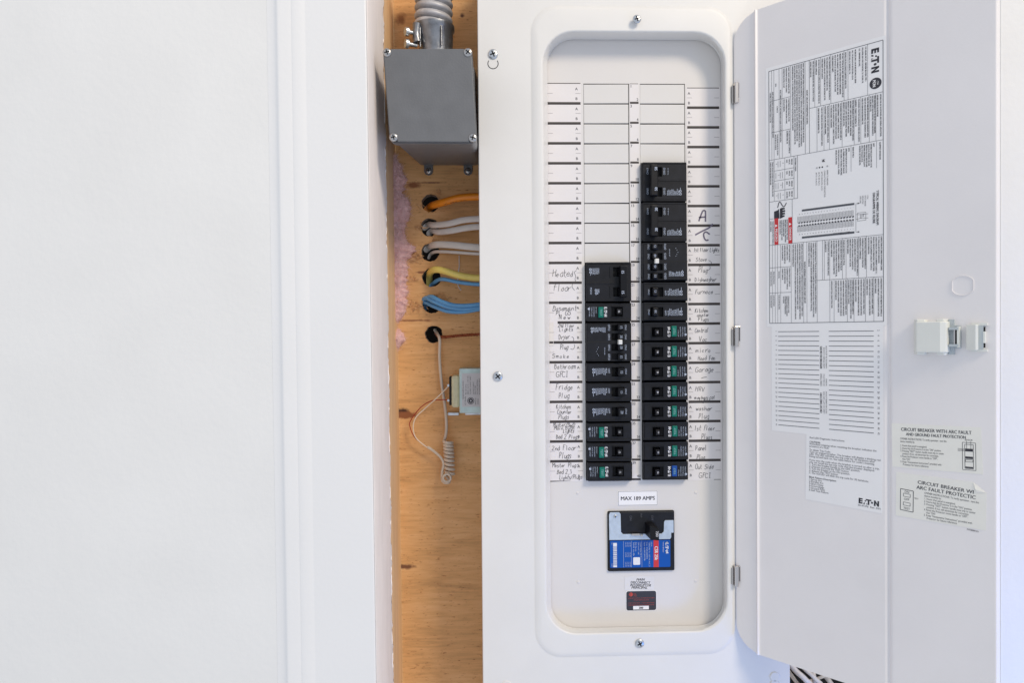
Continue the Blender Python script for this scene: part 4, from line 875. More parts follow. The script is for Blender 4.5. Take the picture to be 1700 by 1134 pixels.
def twopole(amp, old=False):
    r = thing('circuit_breaker', (0, 0, 0), 'x', 'circuit breaker'); pits = []; dx = -3 if old else 0
    for k_ in (1, -1):
        v = k_*IN/2; pits += [(FX(1080+dx), v-.0062, FX(1098.5+dx), v+.0058)]
    b = frame_body(2, pits); 
    for v in (.0108+IN/2, -.0112-IN/2, .0018): rib(b, v, FX(1093) if v == .0018 else -BW/2+.001)
    x = MB(); seam(x, 0, .0015); seam(x, -.0022, .0006); seam(x, -IN+.0035, .0008); seam(x, IN-.0034, .0006)
    for k_ in (1, -1):
        v = k_*IN/2
        if not old: offon(x, v+.0005)
        else: b.box(FX(1099), v-.0070, FC-.001, FX(1101), v+.0066, FC+.0008)
    if not old:
        squiggle(x, FX(1106.5), FX(1127), -IN/2-.0046, -IN/2+.0042, 3)
        text(x, "IN-LB 25", FX(1109), IN/2-.0042, .0011, RU, FC+.0003, 2, fit=.0088)
    else:
        squiggle(x, FX(1118), FX(1131), -IN/2-.005, -IN/2+.0035, 5)
        squiggle(x, FX(1118), FX(1122), IN/2-.004, IN/2+.003, 8); text(x, "P5551", FX(1133), IN/2-.006, .0022, RU, FC+.0003, 2, fit=.0095)
        x.quad(FX(1101), IN/2-.0074, FX(1118), IN/2-.0070, FC+.0002, 1)
    b.build('case', MB_, r, extra=x, local=True)
    for k_ in (1, -1): toggle_mesh('toggle', '', .0088, .0110, .0150, r, (FX(1086+dx), k_*IN/2, 0))
    # common handle tie
    t = MB(); hb = IN*.5+.0072; u0, u1 = -.0052, .0046
    t.add([(u0, -hb, .0125), (u1, -hb, .0125), (u1, hb, .0125), (u0, hb, .0125), (u0+.0006, -hb+.0006, .0200), (u1-.0010, -hb+.0006, .0188), (u1-.0010, hb-.0006, .0188), (u0+.0006, hb-.0006, .0200)],
          [(0, 3, 2, 1), (4, 5, 6, 7), (0, 1, 5, 4), (1, 2, 6, 5), (2, 3, 7, 6), (3, 0, 4, 7)])
    y = MB()
    for k_ in (1, -1): text(y, amp, .0028, k_*IN/2+.001, .0034, RU, .0203, 1, anchor='c', sx=.9, bold=.00015)
    o = t.build('handle_tie', ['toggle', 'bprint'], r, bevel=.0008, extra=y, local=True); o.location = (FX(1084 if not old else 1081), 0, 0); return r
def quad_(amps):
    r = thing('circuit_breaker', (0, 0, 0), 'x', 'circuit breaker'); vs = [IN/2+.0062, IN/2-.0058, -IN/2+.0062, -IN/2-.0058]
    b = frame_body(2, [(FX(1079), v-.0046, FX(1098.5), v+.0042) for v in vs]); x = MB(); seam(x, 0, .0013); seam(x, IN-.003, .0006); seam(x, -IN+.0032, .0007)
    rib(b, IN-.0018, h=.0012, d=.0004)
    for v in vs: text(x, "ON/I", FX(1077), v-.0036, .0023, RU, FC+.0003, 2, fit=.0070); text(x, "OFF/O", FX(1104.3), v-.0040, .0026, RU, FC+.0003, 2, fit=.0082)
    squiggle(x, FX(1108), FX(1129), -IN/2-.0060, -IN/2+.0010, 6); text(x, "25 IN-LB", FX(1110.5), IN/2-.0062, .0012, RU, FC+.0003, 2, fit=.0095)
    for i, (a, b2) in enumerate(((0, .0062), (1.4, .0040), (2.6, .0010), (1.2, -.0016), (0, -.0040))):
        cu, cv = FX(1120)+a*.001, b2+IN/2-.002; x.poly([(cu+.00038*math.cos(t/4*math.pi), cv+.00038*math.sin(t/4*math.pi)) for t in range(8)], FC+.0003, 2)
    b.build('case', MB_, r, extra=x, local=True)
    for v, a in zip(vs, amps): toggle_mesh('toggle', a, .0090, .0086, .0165, r, (FX(1085.5), v-.0002, 0))
    t = MB(); t.box(-.0024, -.0030, .012, .0024, .0030, .0192); o = t.build('handle_link', ['tie'], r, bevel=.0006, local=True); o.location = (FX(1086.5), 0, 0); return r
def clone(src):
    c = src.copy(); COL.objects.link(c)
    for ch in list(src.children):
        d = ch.copy(); COL.objects.link(d); d.parent = c
        for g in ch.children: k_ = g.copy(); COL.objects.link(k_); k_.parent = d
    return c
def place(o, col, row, n=1, label=''):
    flip = col == 'L'; ux = ((UA0+UA1)/2+.0002) if flip else ((UB0+UB1)/2)
    o.location = (ux+random.uniform(-.0003, .0003), random.uniform(-.0009, .0007), ZR(row+n/2)); o.rotation_euler = (0, (math.pi if flip else 0)+random.uniform(-.006, .006), random.uniform(-.016, .016))
    o['label'] = label; o['group'] = 'circuit breakers in the panel'; return o
random.seed(21)
s15, s20 = single('15', 1), single('20', 1); af = afci('green'); gf = afci('blue')
t50, t20, tL = twopole('50'), twopole('20'), twopole('15', True)
qR, qL = quad_(('15', '40', '40', '15')), quad_(('15', '30', '30', '15'))
place(t50, 'R', 4, 2, 'double black breaker marked 50 with one joined handle, topmost in the right column')
place(t20, 'R', 6, 2, 'double black breaker marked 20 with one joined handle, left of the large handwritten A/C')
place(qR, 'R', 8, 2, 'four-toggle black breaker marked 15 40 40 15 with a white link, beside Stove Plug')
place(s15, 'R', 10, 1, 'single black breaker marked 15 beside the handwritten word Furnace')
place(s20, 'R', 11, 1, 'single black breaker marked 20 beside Kitchen counter Plugs in the right column')
for i, (row, lb) in enumerate(((12, 'black breaker with green test button beside handwritten Central Vac'), (13, 'black breaker with green test button beside handwritten micro Hood Fan'), (14, 'black breaker with green test button beside handwritten Garage'),
        (15, 'black breaker with green test button beside handwritten HRV mechanical Lights'), (16, 'black breaker with green test button beside handwritten washer Plug'), (17, 'black breaker with green test button beside handwritten 1st Floor Plugs'), (18, 'black breaker with green test button beside handwritten Panel Plug'))):
    place(af if i == 0 else clone(af), 'R', row, 1, lb)
place(gf, 'R', 19, 1, 'black breaker with blue test button, lowest in the right column')
place(tL, 'L', 9, 2, 'double black breaker with joined handle beside handwritten Heated floor, topmost in the left column')
place(clone(af), 'L', 11, 1, 'black breaker with green test button beside handwritten Basement Plugs New')
place(qL, 'L', 12, 2, 'four-toggle black breaker marked 15 30 30 15 with a white link, beside Dryer Plug')
place(clone(s15), 'L', 14, 1, 'single black breaker marked 15 beside handwritten Bathroom GFCI')
place(clone(s15), 'L', 15, 1, 'single black breaker marked 15 beside handwritten Fridge Plug')
place(clone(s20), 'L', 16, 1, 'single black breaker marked 20 beside Kitchen Counter Plugs in the left column')
place(clone(af), 'L', 17, 1, 'black breaker with green test button beside Master/Bed2 Main Bath Lights')
place(clone(af), 'L', 18, 1, 'black breaker with green test button beside handwritten 2nd Floor Plugs')
place(clone(af), 'L', 19, 1, 'black breaker with green test button, lowest in the left column')

# ---------------- main breaker
cxm, czm = (mx0+mx1)/2, (mz0+mz1)/2
main = thing('main_breaker', (cxm, 0, czm), 'large black main breaker with metal bracket and blue and red CSR 25k label', 'main breaker')
mu = lambda px: T(px, 898, -.006).x; mv = lambda py: T(1063, py, -.006).z
b = MB(); b.box(mx0+.0006, mz0+.0006, -.02, mx1-.0006, mz1-.0006, .0035); b.build('case', ['black'], main, bevel=.0012)
b = MB(); ow = .0045
outl = [(1012, 897), (1011.7, 855), (1013.5, 851), (1028.5, 851), (1031, 854), (1031.5, 884), (1035, 887.5), (1099, 887.5), (1102.5, 884), (1103, 868.5), (1105, 865.5), (1119, 865.5), (1119, 886.5), (1115, 886.5), (1115, 894), (1113, 897)]
b.plate([(mu(a), mv(c)) for a, c in outl][::-1] if 0 else [(mu(a), mv(c)) for a, c in outl][::-1], [], .0036, ow)
b.build('bracket', ['alum'], main, bevel=.0002, seg=1)
p = (mu(1022), mv(857.5)); screw(.0022, .0012, 'rivet', 'zinc', parent=main, at=(p[0], -ow, p[1]))
b = MB(); b.plate(rrect(mu(1013), mv(943.5), mu(1113.5), mv(898.5), .0012, 3), [], .0035, .0040)
w_ = .0042
b.quad(mu(1085.5), mv(943.5), mu(1094), mv(898.5), w_, 2)
text(b, "CSR 25k", mu(1087.3), mv(908.5), .0042, RD, w_+.0001, 1, fit=.0178, bold=.00015); eaton(b, mu(1105.3), mv(901.5), .0038, RD, w_, 1, 1.05)
text(b, "Circuit Breaker", mu(1101), mv(901.5), .0013, RD, w_, 1, fit=.0135)
for px in (1035.5, 1048.5, 1066): b.quad(mu(px)-.00015, mv(943), mu(px)+.00015, mv(899), w_, 3)
for px, s_, f_ in ((1081, "200 A", .006), (1077.5, "120/240 V~ 60 Hz AC 2", .032), (1073.5, "Cat. CSR2200N", .022), (1069.5, "Style 6638C83G08", .024), (1063, "Cu/Al Wire 75 C", .020), (1059.5, "250 kcmil - #4", .016), (1055, "50 N-m", .012), (1051.5, "250 in-lb", .018)): text(b, s_, mu(px), mv(901), .0017, RD, w_, 3, fit=f_)
for px in (1045.5, 1042, 1038.5):
    for a0 in (901, 918, 934): text(b, "LUG 350", mu(px), mv(a0), .0016, RD, w_, 3, fit=.006)
b.plate(rrect(mu(1051.5), mv(939), mu(1063), mv(926.5), .001, 2), [], .0040, .0043, 1)
for i in range(26):
    v0 = mv(902+i*1.55); hgt = (.0010, .0006, .0008, .0004)[i*7 % 4]
    if i in (0, 1, 2, 24, 25): hgt = .0012
    b.quad(mu(1018.3), v0-hgt, mu(1024.5), v0, w_, 1)
text(b, "6638C", mu(1015.5), mv(936), .0012, RD, w_, 3); text(b, "200", mu(1015.5), mv(901), .0012, RD, w_, 3)
b.build('label_plate', ['bluel', 'wprint', 'red', 'bprint'], main)
b = MB(); u0, u1 = mu(1071), mu(1089); v0, v1 = mv(892), mv(867)
b.add([(u0, v1-.001, .002), (u1-.004, v1, .002), (u1-.004, v0+.004, .002), (u0, v0+.003, .002), (u0+.003, v1-.002, .020), (u1, v1-.004, .024), (u1, v0, .024), (u0+.004, v0, .020)][::1], [(0, 1, 2, 3), (7, 6, 5, 4), (4, 5, 1, 0), (5, 6, 2, 1), (6, 7, 3, 2), (7, 4, 0, 3)])
x = MB(); text(x, "200", mu(1083.5), mv(876), .0034, RD, .0235, 1, fit=.0072, bold=.00015)
x.v = [Vector((p.x, -.0236-(p.x-u1+.003)*.25, p.z)) for p in x.v]
b.build('toggle', ['toggle', 'wprint'], main, bevel=.0009, extra=x)
b = MB(); b.box(mu(1048), mv(889.5), .0045, mu(1062), mv(886), .0075, 0); b.box(mu(1063), mv(891), .0045, mu(1068), mv(888), .0065, 0); b.build('lever', ['steel'], main, bevel=.0005)
b = MB(); text(b, "ON", mu(1046), mv(857), .0028, RD, .0038, 0); text(b, "OFF", mu(1082), mv(857), .0026, RD, .0038, 0); text(b, "TRIP", mu(1064), mv(853), .0020, RD, .0038, 0)
b.build('case_print', ['inkg'], main)

# ================================================================== GREY JUNCTION BOX
YB = -.100
jb = thing('junction_box', T(715, 237, .03), 'square grey metal junction box screwed to the plywood beside the panel', 'junction box')
fr4 = [T(636.5, 81, YB), T(782.5, 80.5, YB), T(791, 235, YB), T(648, 234.5, YB)]      # lid corners tl tr br bl
bk4 = [T(682, 128, YP), T(795, 128, YP), T(798, 274, YP), T(694, 274, YP)]
def inset_round(c, r, n=5):
    out = []
    for i in range(4):
        p, q, s_ = c[i-1], c[i], c[(i+1) % 4]; a = q+(p-q).normalized()*r; b = q+(s_-q).normalized()*r
        for k_ in range(n+1):
            t = k_/n; out.append((1-t)**2*a+2*t*(1-t)*q+t*t*b)
    return out
def grow(c, d):
    m_ = sum(c, Vector())/4; return [m_+(p-m_)*(1+d/(p-m_).length) for p in c]
mb = MB(Matrix.Identity(4)); A = [p.copy() for p in grow(fr4, .0015)]
for p in A: p.y = YB+.0035
A2 = [p.copy() for p in A]
for p in A2: p.y = YB+.012
A3 = [a.lerp(b, .12) for a, b in zip(grow(A2, -.003), bk4)]
mb.rings([inset_round(bk4, .008), inset_round([a.lerp(b, 1) for a, b in zip(bk4, A3)], .009), inset_round(A2, .009), inset_round(A, .009)][::-1], 0, True, True)
mb.build('box_body', ['greybox'], jb, smooth=True)
mb = MB(Matrix.Identity(4)); Lf = inset_round(fr4, .004, 3); Lb = [p+Vector((0, .003, 0)) for p in Lf]; Li = inset_round(grow(fr4, -.0012), .004, 3)
for p in Li: p.y = YB-.0007
def notch(c, back):
    out = []
    for i in range(4):
        p, q, s_ = c[i-1], c[i], c[(i+1) % 4]; e1 = (p-q).normalized(); e2 = (s_-q).normalized(); r = .0085; 
        out.append(q+e1*r)
        for t in range(1, 5): 
            aa = t/5*math.pi/2; out.append(q+e1*r*(1-math.sin(aa)*.55)+e2*r*(1-math.cos(aa)*.55)-(e1+e2)*r*.0)
        out.append(q+e2*r)
    return [o+Vector((0, back, 0)) for o in out]
mb.rings([notch(fr4, .003), notch(fr4, 0), notch(grow(fr4, -.0013), -.0007)][::-1], 0, True, True)
mb.build('box_lid', ['greybox'], jb, smooth=True)
for i, q in enumerate(fr4):
    m_ = sum(fr4, Vector())/4; p = q+(m_-q).normalized()*.0058; screw(.0048, .0026, m='screwm', parent=jb, at=(p.x, YB-.0002, p.z), rot=.3+i*.5)
for px in (711.5, 777):
    a = T(px-7.5, 262, YP-.0015); b = T(px+7.5, 292, YP-.0015); c = T(px, 284, YP)
    mb = MB(); pts = [(a.x, a.z), (a.x, c.z)]+[((a.x+b.x)/2+(b.x-a.x)/2*math.cos(t/8*math.pi+math.pi), c.z+(b.x-a.x)/2*math.sin(t/8*math.pi+math.pi)) for t in range(1, 8)]+[(b.x, c.z), (b.x, a.z)]
    mb.plate(pts, [], -YP+.0003, -YP+.0028); o = mb.build('mounting_tab', ['greybox'], jb, bevel=.0005)
    screw(.0042, .002, m='screwm', parent=o, at=((a.x+b.x)/2, YP-.0028, c.z))
# conduit and connector
YC = .022
cond = thing('flexible_conduit', T(723, 78, YC), 'ribbed flexible metal conduit running up from the top of the grey box', 'conduit')
mb = MB(); pts = []; rs_ = []
P0 = T(719, 48, YC); P1 = T(716, -60, YC)
n = 150
for i in range(n+1):
    t = i/n; p = P0.lerp(P1, t); p.x += .002*math.sin(t*3); ph = (p-P0).length/.0105*2*math.pi; pts.append(p); rs_.append(.0238+.0010*math.sin(ph)-.0040*max(0, math.sin(ph+2.6))**4)
# helical skew: rings tilt by offsetting each point along the axis
V = []; Fc = []; nn = 40
for i, p in enumerate(pts):
    for k_ in range(nn):
        a = 2*math.pi*k_/nn; V.append(Vector((p.x+rs_[i]*math.cos(a), p.y+rs_[i]*math.sin(a), p.z-.0034*math.cos(a+.3))))
for i in range(n):
    for k_ in range(nn): j = (k_+1) % nn; Fc.append((i*nn+k_, i*nn+j, (i+1)*nn+j, (i+1)*nn+k_))
m3 = MB(Matrix.Identity(4)); m3.add(V, Fc); m3.build('ribbed_hose', ['hose'] if 'hose' in M else ['zinc'], cond, smooth=True)
c0 = T(724, 84, YC); c1 = T(721, 46, YC)
m3 = MB(Matrix.Identity(4))
def ringz(c, r, z, nn=36): return [(c.x+r*math.cos(2*math.pi*k_/nn), c.y+r*math.sin(2*math.pi*k_/nn), z) for k_ in range(nn)]
zt1 = c1.z
m3.rings([ringz(c0, .0215, c0.z-.014), ringz(c0, .0215, c0.z+.006), ringz(c0, .0222, c0.z+.008), ringz(c1, .0240, zt1-.006), ringz(c1, .0262, zt1-.004), ringz(c1, .0262, zt1+.001), ringz(c1, .0235, zt1+.002)], 0, True, True)
con = m3.build('connector', ['cast'] if 'cast' in M else ['zinc'], cond, smooth=True)
m3 = MB(Matrix.Identity(4)); yf = c1.y-.0240
a = T(693, 60, YC-.016)
m3.tube([(a.x, a.y, c0.z+.004), (a.x-.0012, a.y, (c0.z+zt1)/2-.003), (a.x-.0012, a.y, (c0.z+zt1)/2+.003), (a.x, a.y, zt1-.002)], [.0062, .0050, .0050, .0060], 12)
m3.build('clamp_lug', ['cast'], cond, smooth=True)
for px in (697.5, 733):
    a = T(px, 50, YC-.023 if px > 720 else YC-.018); m3 = MB(Matrix.Identity(4)); m3.tube([(a.x, a.y, c0.z-.002), (a.x, a.y, zt1-.007)], .0011, 8); m3.build('casting_seam', ['cast'], cond, smooth=True)
for py in (52, 72):
    h_ = T(676, py, YC-.020); e_ = T(692, py+3, YC-.014)
    q = MB(Matrix.Identity(4)); d_ = (e_-h_).normalized(); f_ = Vector((-.35, -.9, .1)).normalized()
    q.tube([h_+d_*.001, e_], .0026, 10); q.tube([h_-d_*.0036, h_-d_*.0028, h_+d_*.0012, h_+d_*.0014], [.0030, .0054, .0058, .0040], 16)
    q.build('clamp_screw', ['zinc'], cond, smooth=True)

# ================================================================== CABLES through the drilled holes
CABG = 'cables running from the plywood holes to the panel'
def cable(name, pts, r, m, label, group=CABG, flat=1.0, cat='cable'):
    P = smooth_path([T(a, b, y) for a, b, y in pts], 8); mb = MB(Matrix.Identity(4)); mb.tube(P, r, 12)
    if flat != 1.0:
        nn = 12
        for i, p in enumerate(P):
            for k_ in range(nn): q = mb.v[i*nn+k_]; q.z = p.z+(q.z-p.z)*flat; q.y = p.y+(q.y-p.y)/flat*.62
    o = mb.build(name, [m], smooth=True, origin=P[0]); tag(o, label, cat, group); return o
px_ = .00082
cable('cable', [(706, 352, .125), (716, 342, .092), (724, 339, .072), (742, 334, .062), (765, 328, .058), (800, 326, .055), (850, 326, .052)], 6.2*px_, 'orange', 'thick orange cable coming out of the uppermost plywood hole')
oc = [o for o in COL.objects if o.get('label', '').startswith('thick orange')][0]
q = MB()
for px, py, an, s_ in ((737, 340.5, .20, '14/2'), (748, 338.3, .17, 'NMD90'), (763, 333.8, .10, 'CU 300V'), (781, 331.8, .04, 'FT1')):
    p = T(px, py, .055); text(q, s_, p.x, p.z, .0021, an, -.0555+.0008, 0, .9)
q.build('jacket_print', ['ink'], oc)
cable('cable', [(705, 378, .125), (712, 373, .094), (722, 373.5, .076), (745, 371, .064), (770, 365, .060), (800, 363, .056), (850, 363, .052)], 4.6*px_, 'greyc', 'upper grey cable in the second hole from the top', flat=1.15)
cable('cable', [(712, 387, .125), (718, 383, .094), (728, 385, .078), (748, 383, .066), (775, 378, .062), (800, 376, .058), (850, 376, .052)], 4.6*px_, 'greyc', 'lower grey cable in the second hole from the top', flat=1.15)
cable('cable', [(708, 414, .125), (714, 409, .094), (726, 406, .072), (750, 406.5, .062), (775, 409, .058), (800, 411, .055), (850, 413, .052)], 5.4*px_, 'greyc', 'thicker grey cable lying uppermost in the third hole', flat=1.1)
cable('cable', [(712, 428, .125), (716, 421, .096), (726, 417.5, .080), (750, 418.5, .068), (775, 420, .064), (800, 421.5, .060), (850, 423, .055)], 2.8*px_, 'greyc', 'thin grey cable under the thicker one in the third hole')
cable('cable', [(713, 474, .125), (713, 456, .094), (718, 449, .072), (727, 447.5, .060), (742, 451, .055), (762, 457, .053), (782, 460.5, .053), (800, 461.5, .052), (850, 463, .05)], 5.6*px_, 'yellow', 'thick yellow cable curving over the blue one in the fourth hole')
cable('cable', [(714, 476, .125), (720, 470, .094), (728, 464.5, .078), (738, 463.5, .068), (760, 468, .064), (782, 471, .060), (800, 472, .058), (850, 473, .055)], 3.4*px_, 'bluec', 'blue cable under the yellow cable in the fourth hole')
cable('cable', [(710, 506, .125), (707, 497, .094), (716, 492.5, .070), (732, 500, .060), (755, 507, .056), (780, 507, .054), (800, 505, .053), (850, 502, .05)], 3.5*px_, 'bluec', 'uppermost light blue cable of the three in the fifth hole')
cable('cable', [(706, 510, .125), (702, 501, .095), (707, 495, .080), (722, 501.5, .066), (745, 510, .060), (772, 513, .058), (800, 510, .056), (850, 506, .052)], 3.6*px_, 'bluec', 'middle light blue cable of the three in the fifth hole')
cable('cable', [(706, 512, .125), (701.5, 505, .097), (706, 502, .086), (720, 508.5, .072), (742, 516.5, .064), (765, 518, .061), (785, 515.5, .059), (800, 513, .057), (850, 510, .054)], 3.4*px_, 'bluec', 'lowest light blue cable of the three in the fifth hole')
# twisted copper ground
mb = MB(Matrix.Identity(4)); base = smooth_path([T(a, b, y) for a, b, y in [(722, 552, .12), (727, 558, .088), (740, 559.5, .078), (765, 557, .074), (800, 555, .070), (850, 554, .06)]], 26)
for ph in (0, 2.1, 4.2):
    mb.tube([p+Vector((0, math.cos(i*.62+ph), math.sin(i*.62+ph)))*.0012 for i, p in enumerate(base)], .0011, 6)
tag(mb.build('ground_wire', ['copper'], smooth=True, origin=base[0]), 'twisted bare copper ground wire leaving the lowest hole', 'wire')
# thin drawn pull string across the plywood
cable('string', [(762, 424, YP-.003), (762.5, 440, YP-.004), (761, 452, YP-.003), (760, 472, YP-.002), (765.5, 482, YP-.0015)], .0007, 'whitec', 'thin white thread hanging between the grey and yellow cables', None, cat='string')
# doorbell wire with a coiled part and two thin leads
Yw = YP-.010
bell = thing('bell_wire', T(729, 556, YP), 'beige low-voltage wire hanging from the lowest hole and coiled at its end', 'wire')
mb = MB(Matrix.Identity(4)); P = smooth_path([T(a, b, y) for a, b, y in [(722, 548, .115), (727, 556, .085), (730, 566, Yw), (729.6, 596, Yw), (733, 636, Yw), (739, 678, Yw), (741, 705, Yw), (740, 722, Yw), (737.5, 731, Yw)]], 10)
mb.tube(P, 2.6*px_, 10)
C = []; turns = 9
for i in range(turns*14+1):
    t = i/(turns*14); a = 2*math.pi*turns*t+math.pi; bx = 743.5+3.5*t**.7; by = 733+58*(t*.8+.2*t*t if 1 else t); c = T(bx, by, Yw-.005)
    C.append(c+Vector((math.cos(a)*.0056, math.sin(a)*.0056, 0)))
mb.tube([P[-1]]+C, 2.7*px_, 8)
D_ = smooth_path([C[-1]]+[T(a, b, y) for a, b, y in [(746, 800, Yw-.010), (740, 802, Yw-.010), (734.5, 798, Yw-.008), (734, 785, Yw-.006), (736, 769, Yw-.005), (730, 758, Yw-.005), (717, 747, Yw-.005), (709, 742, Yw-.005)]], 8)
mb.tube(D_, [2.4*px_]*(len(D_)-6)+[2.6*px_, 2.7*px_, 2.6*px_, 2.4*px_, 2.0*px_, 1.4*px_], 8)
# end ring of the coil seen from the front
e_ = T(742, 794, Yw-.014); mb.tube([e_+Vector((.0052*math.cos(a/12*math.pi), 0, .0052*math.sin(a/12*math.pi))) for a in range(25)], 2.0*px_, 8)
mb.build('sheath', ['phone'], bell, smooth=True)
for m_, nm, pts in (('wirered', 'red_lead', [(713, 745, Yw-.004), (690, 728, Yw-.003), (681, 710, Yw-.003), (681.5, 699, Yw-.003), (697, 678, Yw-.004), (714, 666.5, Yw-.006), (730, 664, Yw-.012), (745, 664, Yw-.016)]),
                    ('wirewhite', 'white_lead', [(713, 746, Yw-.005), (692, 729, Yw-.004), (686, 712, Yw-.004), (690, 694, Yw-.004), (706, 678, Yw-.004), (726, 660, Yw-.012), (745, 641, Yw-.016)])):
    q = MB(Matrix.Identity(4)); q.tube(smooth_path([T(*p) for p in pts], 8), (.8 if m_ == 'wirered' else 1.0)*px_, 6); q.build(nm, [m_], bell, smooth=True)
# transformer
tr_ = thing('transformer', T(780, 686, YP), 'small metal doorbell transformer with a printed label, half hidden behind the panel edge', 'transformer')
Yt = .045
def bx(x0, y0, x1, y1, Ya, Yb, nm, m_, bev=.0006, extra=None, par=tr_):
    a = T(x0, y0, Ya); b = T(x1, y1, Ya); q = MB(); q.box(a.x, b.z, -Yb, b.x, a.z, -Ya); return q.build(nm, m_ if isinstance(m_, list) else [m_], par, bevel=bev, extra=extra)
bx(762, 612, 840, 685.5, Yt, YP-.001, 'core_housing', 'irid', .0012)
a = T(766.5, 620, Yt-.0004); b = T(835, 675, Yt-.0004); q = MB(); q.box(a.x, b.z, -Yt+.0001, b.x, a.z, -Yt+.0004)
for px, s_, y0, y1 in ((770, "TRANSFORMER No. 02-102-1", 663, 632), (774.5, "PRI: 120 V 60 Hz", 655, 638), (778, "SEC: 16 V~ 10 VA", 655, 624), (782, "CLASS 2 NOT WET", 655, 624), (787, "CAUTION: TO REDUCE", 655, 634), (790, "RISK OF FIRE", 655, 640), (793.5, "DO NOT INSTALL", 655, 630), (797, "IN CONCEALED SPACE", 655, 628),
    (773.5, "CSA", 673, 658), (790.5, "MADE IN", 672, 661), (794.5, "CHINA", 672, 662)):
    p = T(px, y0, Yt); p2 = T(px, y1, Yt); text(q, s_, p.x, p.z, .0015, RU, -Yt+.0006, 1, fit=p2.z-p.z)
p = T(781.5, 665.5, Yt)
for rr, mm in ((.0046, 1), (.0038, 0), (.0031, 1), (.0012, 0)): q.poly([(p.x+rr*math.cos(t/9*math.pi), p.z+rr*math.sin(t/9*math.pi)) for t in range(18)], -Yt+.0006+(.0046-rr)*.03, mm)
q.build('label_plate', ['foil', 'ink'], tr_)
bx(749, 624, 763, 677, Yt+.004, YP-.008, 'bobbin', 'bobbin', .003); bx(745.5, 626, 749.5, 673, Yt+.006, YP-.010, 'terminal_board', 'dark', .0005)
for py in (640, 665):
    p = T(744.5, py, Yt+.008); q = MB(); q.disc(p.x, p.z, -p.y-.003, -p.y+.001, .0017, .0017, 12); q.build('terminal', ['zinc'], tr_, smooth=True)
bx(743, 685, 762, 690, YP-.006, YP-.0005, 'mounting_foot', 'zinc', .0008); bx(772, 684, 835, 688.5, YP-.028, YP-.001, 'mounting_bracket', 'zinc', .0006)

# ================================================================== INSULATION
ins = thing('fibreglass_insulation', T(665, 560, YP), 'fluffy pink fibreglass insulation bulging out between stud and plywood', 'insulation')
edge = [(258, 655), (265, 658), (277, 666), (299, 673), (322, 673), (338, 678), (349, 685), (357, 680), (365, 676), (387, 672), (403, 676), (409, 690), (418, 692), (427, 680), (436, 674), (445, 679), (464, 675), (481, 677), (500, 673), (513, 673), (524, 668), (534, 662), (538, 656)]
def edge_at(y, E):
    for (a, b), (c, d) in zip(E, E[1:]):
        if a <= y <= c: return b+(d-b)*(y-a)/(c-a)
    return E[-1][1]
from mathutils import noise
def wool(E, y0, y1, x0):
    q = MB(Matrix.Identity(4)); ny = int((y1-y0)/1.6); nx = 16; V = []; Fc = []
    for j in range(ny+1):
        y = y0+(y1-y0)*j/ny; xe = edge_at(y, E)
        for i in range(nx+1):
            t = i/nx; px = x0+(xe-x0)*t; h = .018*math.sqrt(max(0, 1-t**2.2))*min(1, (y-y0)/8, (y1-y)/8)
            xe_ = noise.noise(Vector((j*.35, 1.7, 0)))*5+noise.noise(Vector((j*.11, 5.7, 0)))*5; px += xe_*t; p = T(px, y, YP-.0006); nz = noise.noise(p*150)*.0045+noise.noise(p*420)*.0025
            p.y -= h*(1+nz*60*.5)+abs(nz)*(1 if t < .98 else .15); p.x += noise.noise(p*300)*.0012; p.z += noise.noise(p*260+Vector((9, 0, 0)))*.0016
            V.append(p)
    for j in range(ny):
        for i in range(nx): a = j*(nx+1)+i; Fc.append((a, a+nx+1, a+nx+2, a+1))
    q.add(V, Fc); return q, V
q, V1 = wool(edge, 258, 538, 652); q.build('wool_clump', ['pink'], ins, smooth=True)
q, V2 = wool([(545, 656), (549, 664), (556, 672), (566, 672), (575, 664), (583, 656)], 545, 583, 652); q.build('wool_clump', ['pink'], ins, smooth=True)
q = MB(Matrix.Identity(4)); rr = random.Random(5)
for p in [rr.choice(V1+V2) for _ in range(10500)]:
    d = Vector((rr.uniform(-.6, 1), rr.uniform(-1, .1), rr.uniform(-1, 1))).normalized()*rr.uniform(.002, .0095); s_ = Vector((rr.uniform(-1, 1), 0, rr.uniform(-1, 1))).normalized()*.00009
    o = p+Vector((0, -.0004, 0)); md = o+d*.5+Vector((rr.uniform(-1, 1), -.3, rr.uniform(-1, 1)))*.0008
    q.add([o-s_, o+s_, md+s_, md-s_, o+d], [(0, 1, 2, 3), (3, 2, 4)])
q.build('loose_fibres', ['fibre'], ins)['kind'] = 'stuff'
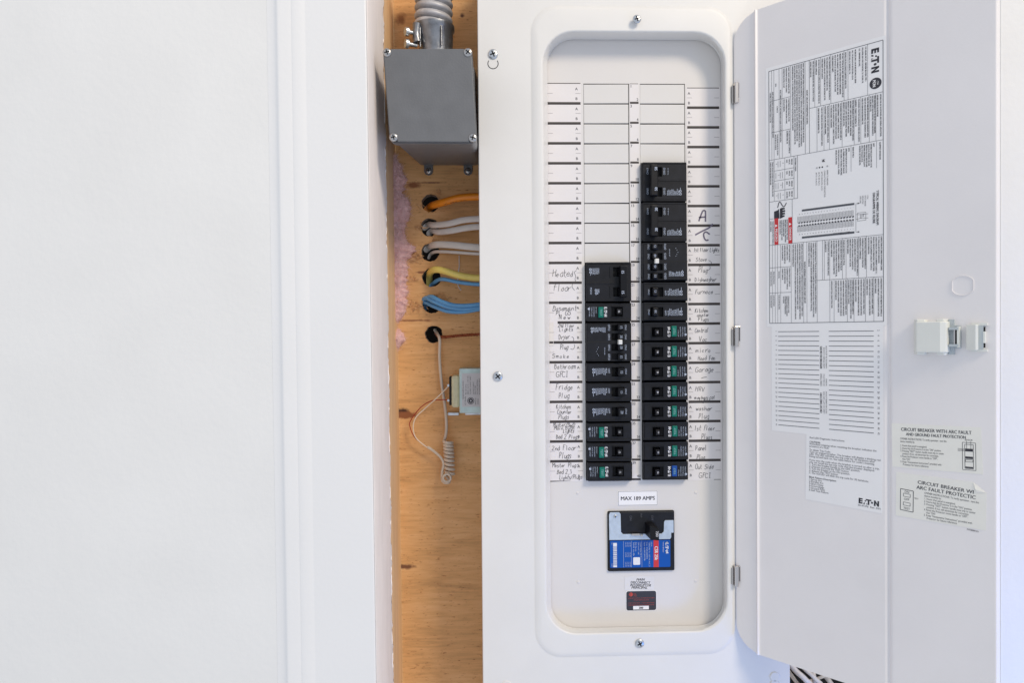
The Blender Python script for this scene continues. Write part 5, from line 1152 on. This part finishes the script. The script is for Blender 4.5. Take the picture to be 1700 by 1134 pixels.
# splinters round the drilled holes
q = MB(Matrix.Identity(4)); rr = random.Random(9)
for hx_, hy_, hr in HOLES:
    for _ in range(46):
        a = rr.uniform(0, 2*math.pi); r0 = hr*rr.uniform(.93, 1.12); p = T(hx_+r0*math.cos(a), hy_+r0*math.sin(a), YP-.0002)
        d = Vector((math.cos(a)*rr.uniform(-.6, 1), -rr.uniform(.15, 1), -math.sin(a)*rr.uniform(-.6, 1))).normalized()*rr.uniform(.0008, .0034); s_ = Vector((-math.sin(a), 0, -math.cos(a)))*rr.uniform(.0001, .0004)
        q.add([p-s_, p+s_, p+d+s_*.2, p+d-s_*.2, p+Vector((0, -.0005, 0))], [(0, 1, 2, 3), (0, 1, 4)])
def chips(cx_, cy_, w_, h_, n, L_=(.003, .008)):
    for _ in range(n):
        p = T(cx_+rr.gauss(0, w_), cy_+rr.gauss(0, h_), YP-rr.uniform(.0005, .004)); an = rr.gauss(.5, .6); l = rr.uniform(*L_)
        d = Vector((math.cos(an), rr.uniform(-.3, .1), -math.sin(an)))*l; s_ = Vector((math.sin(an), rr.uniform(-.6, .6), math.cos(an)))*rr.uniform(.0003, .0010)
        q.add([p-s_, p+s_, p+d*.5+s_+Vector((0, -.0012, 0)), p+d*.5-s_+Vector((0, -.0012, 0)), p+d+s_*.5, p+d-s_*.5], [(0, 1, 2, 3), (3, 2, 4, 5)])
chips(686, 426, 7, 4, 34); chips(690, 508, 6, 4, 30, (.002, .005)); chips(728, 491, 5, 3, 20, (.002, .005)); chips(738, 495, 4, 3, 10, (.002, .005)); chips(694, 374, 6, 4, 5, (.004, .009)); chips(695, 340, 4, 3, 4); chips(725, 318, 4, 2, 10, (.001, .003)); chips(728, 398, 5, 3, 12, (.001, .003)); chips(684, 463, 7, 3, 14, (.002, .004))
tag(q.build('wood_splinters', ['chip']), 'splinters and shavings around the drilled holes', 'wood shavings', kind='stuff')
# ---------------- wires at the lower right beside the cover
random.seed(4)
lbs = ['leftmost white cable in the gap under the open door', 'second white cable in the gap under the open door', 'middle white cable in the gap under the open door', 'thin white cable crossing the gap under the open door', 'rightmost white cable in the gap under the open door', 'grey cable lowest in the gap under the open door']
for i, (x0, y0, x1, y1, r) in enumerate(((1314, 1106, 1352, 1150, 4.6), (1326, 1100, 1372, 1152, 3.6), (1346, 1108, 1352, 1160, 3.2), (1334, 1128, 1400, 1118, 2.6), (1362, 1112, 1392, 1160, 4.2), (1318, 1128, 1350, 1170, 3.2))):
    m_ = 'whitec' if i != 5 else 'greyc'
    cable('cable', [(x0-40, y0-60, .05), (x0, y0, .03+.006*i), ((x0+x1)/2+3, (y0+y1)/2, .022+.006*i), (x1, y1, .03+.006*i), (x1+30, y1+90, .05)], r*.0008, m_, lbs[i], 'cables beside the lower right corner of the panel')
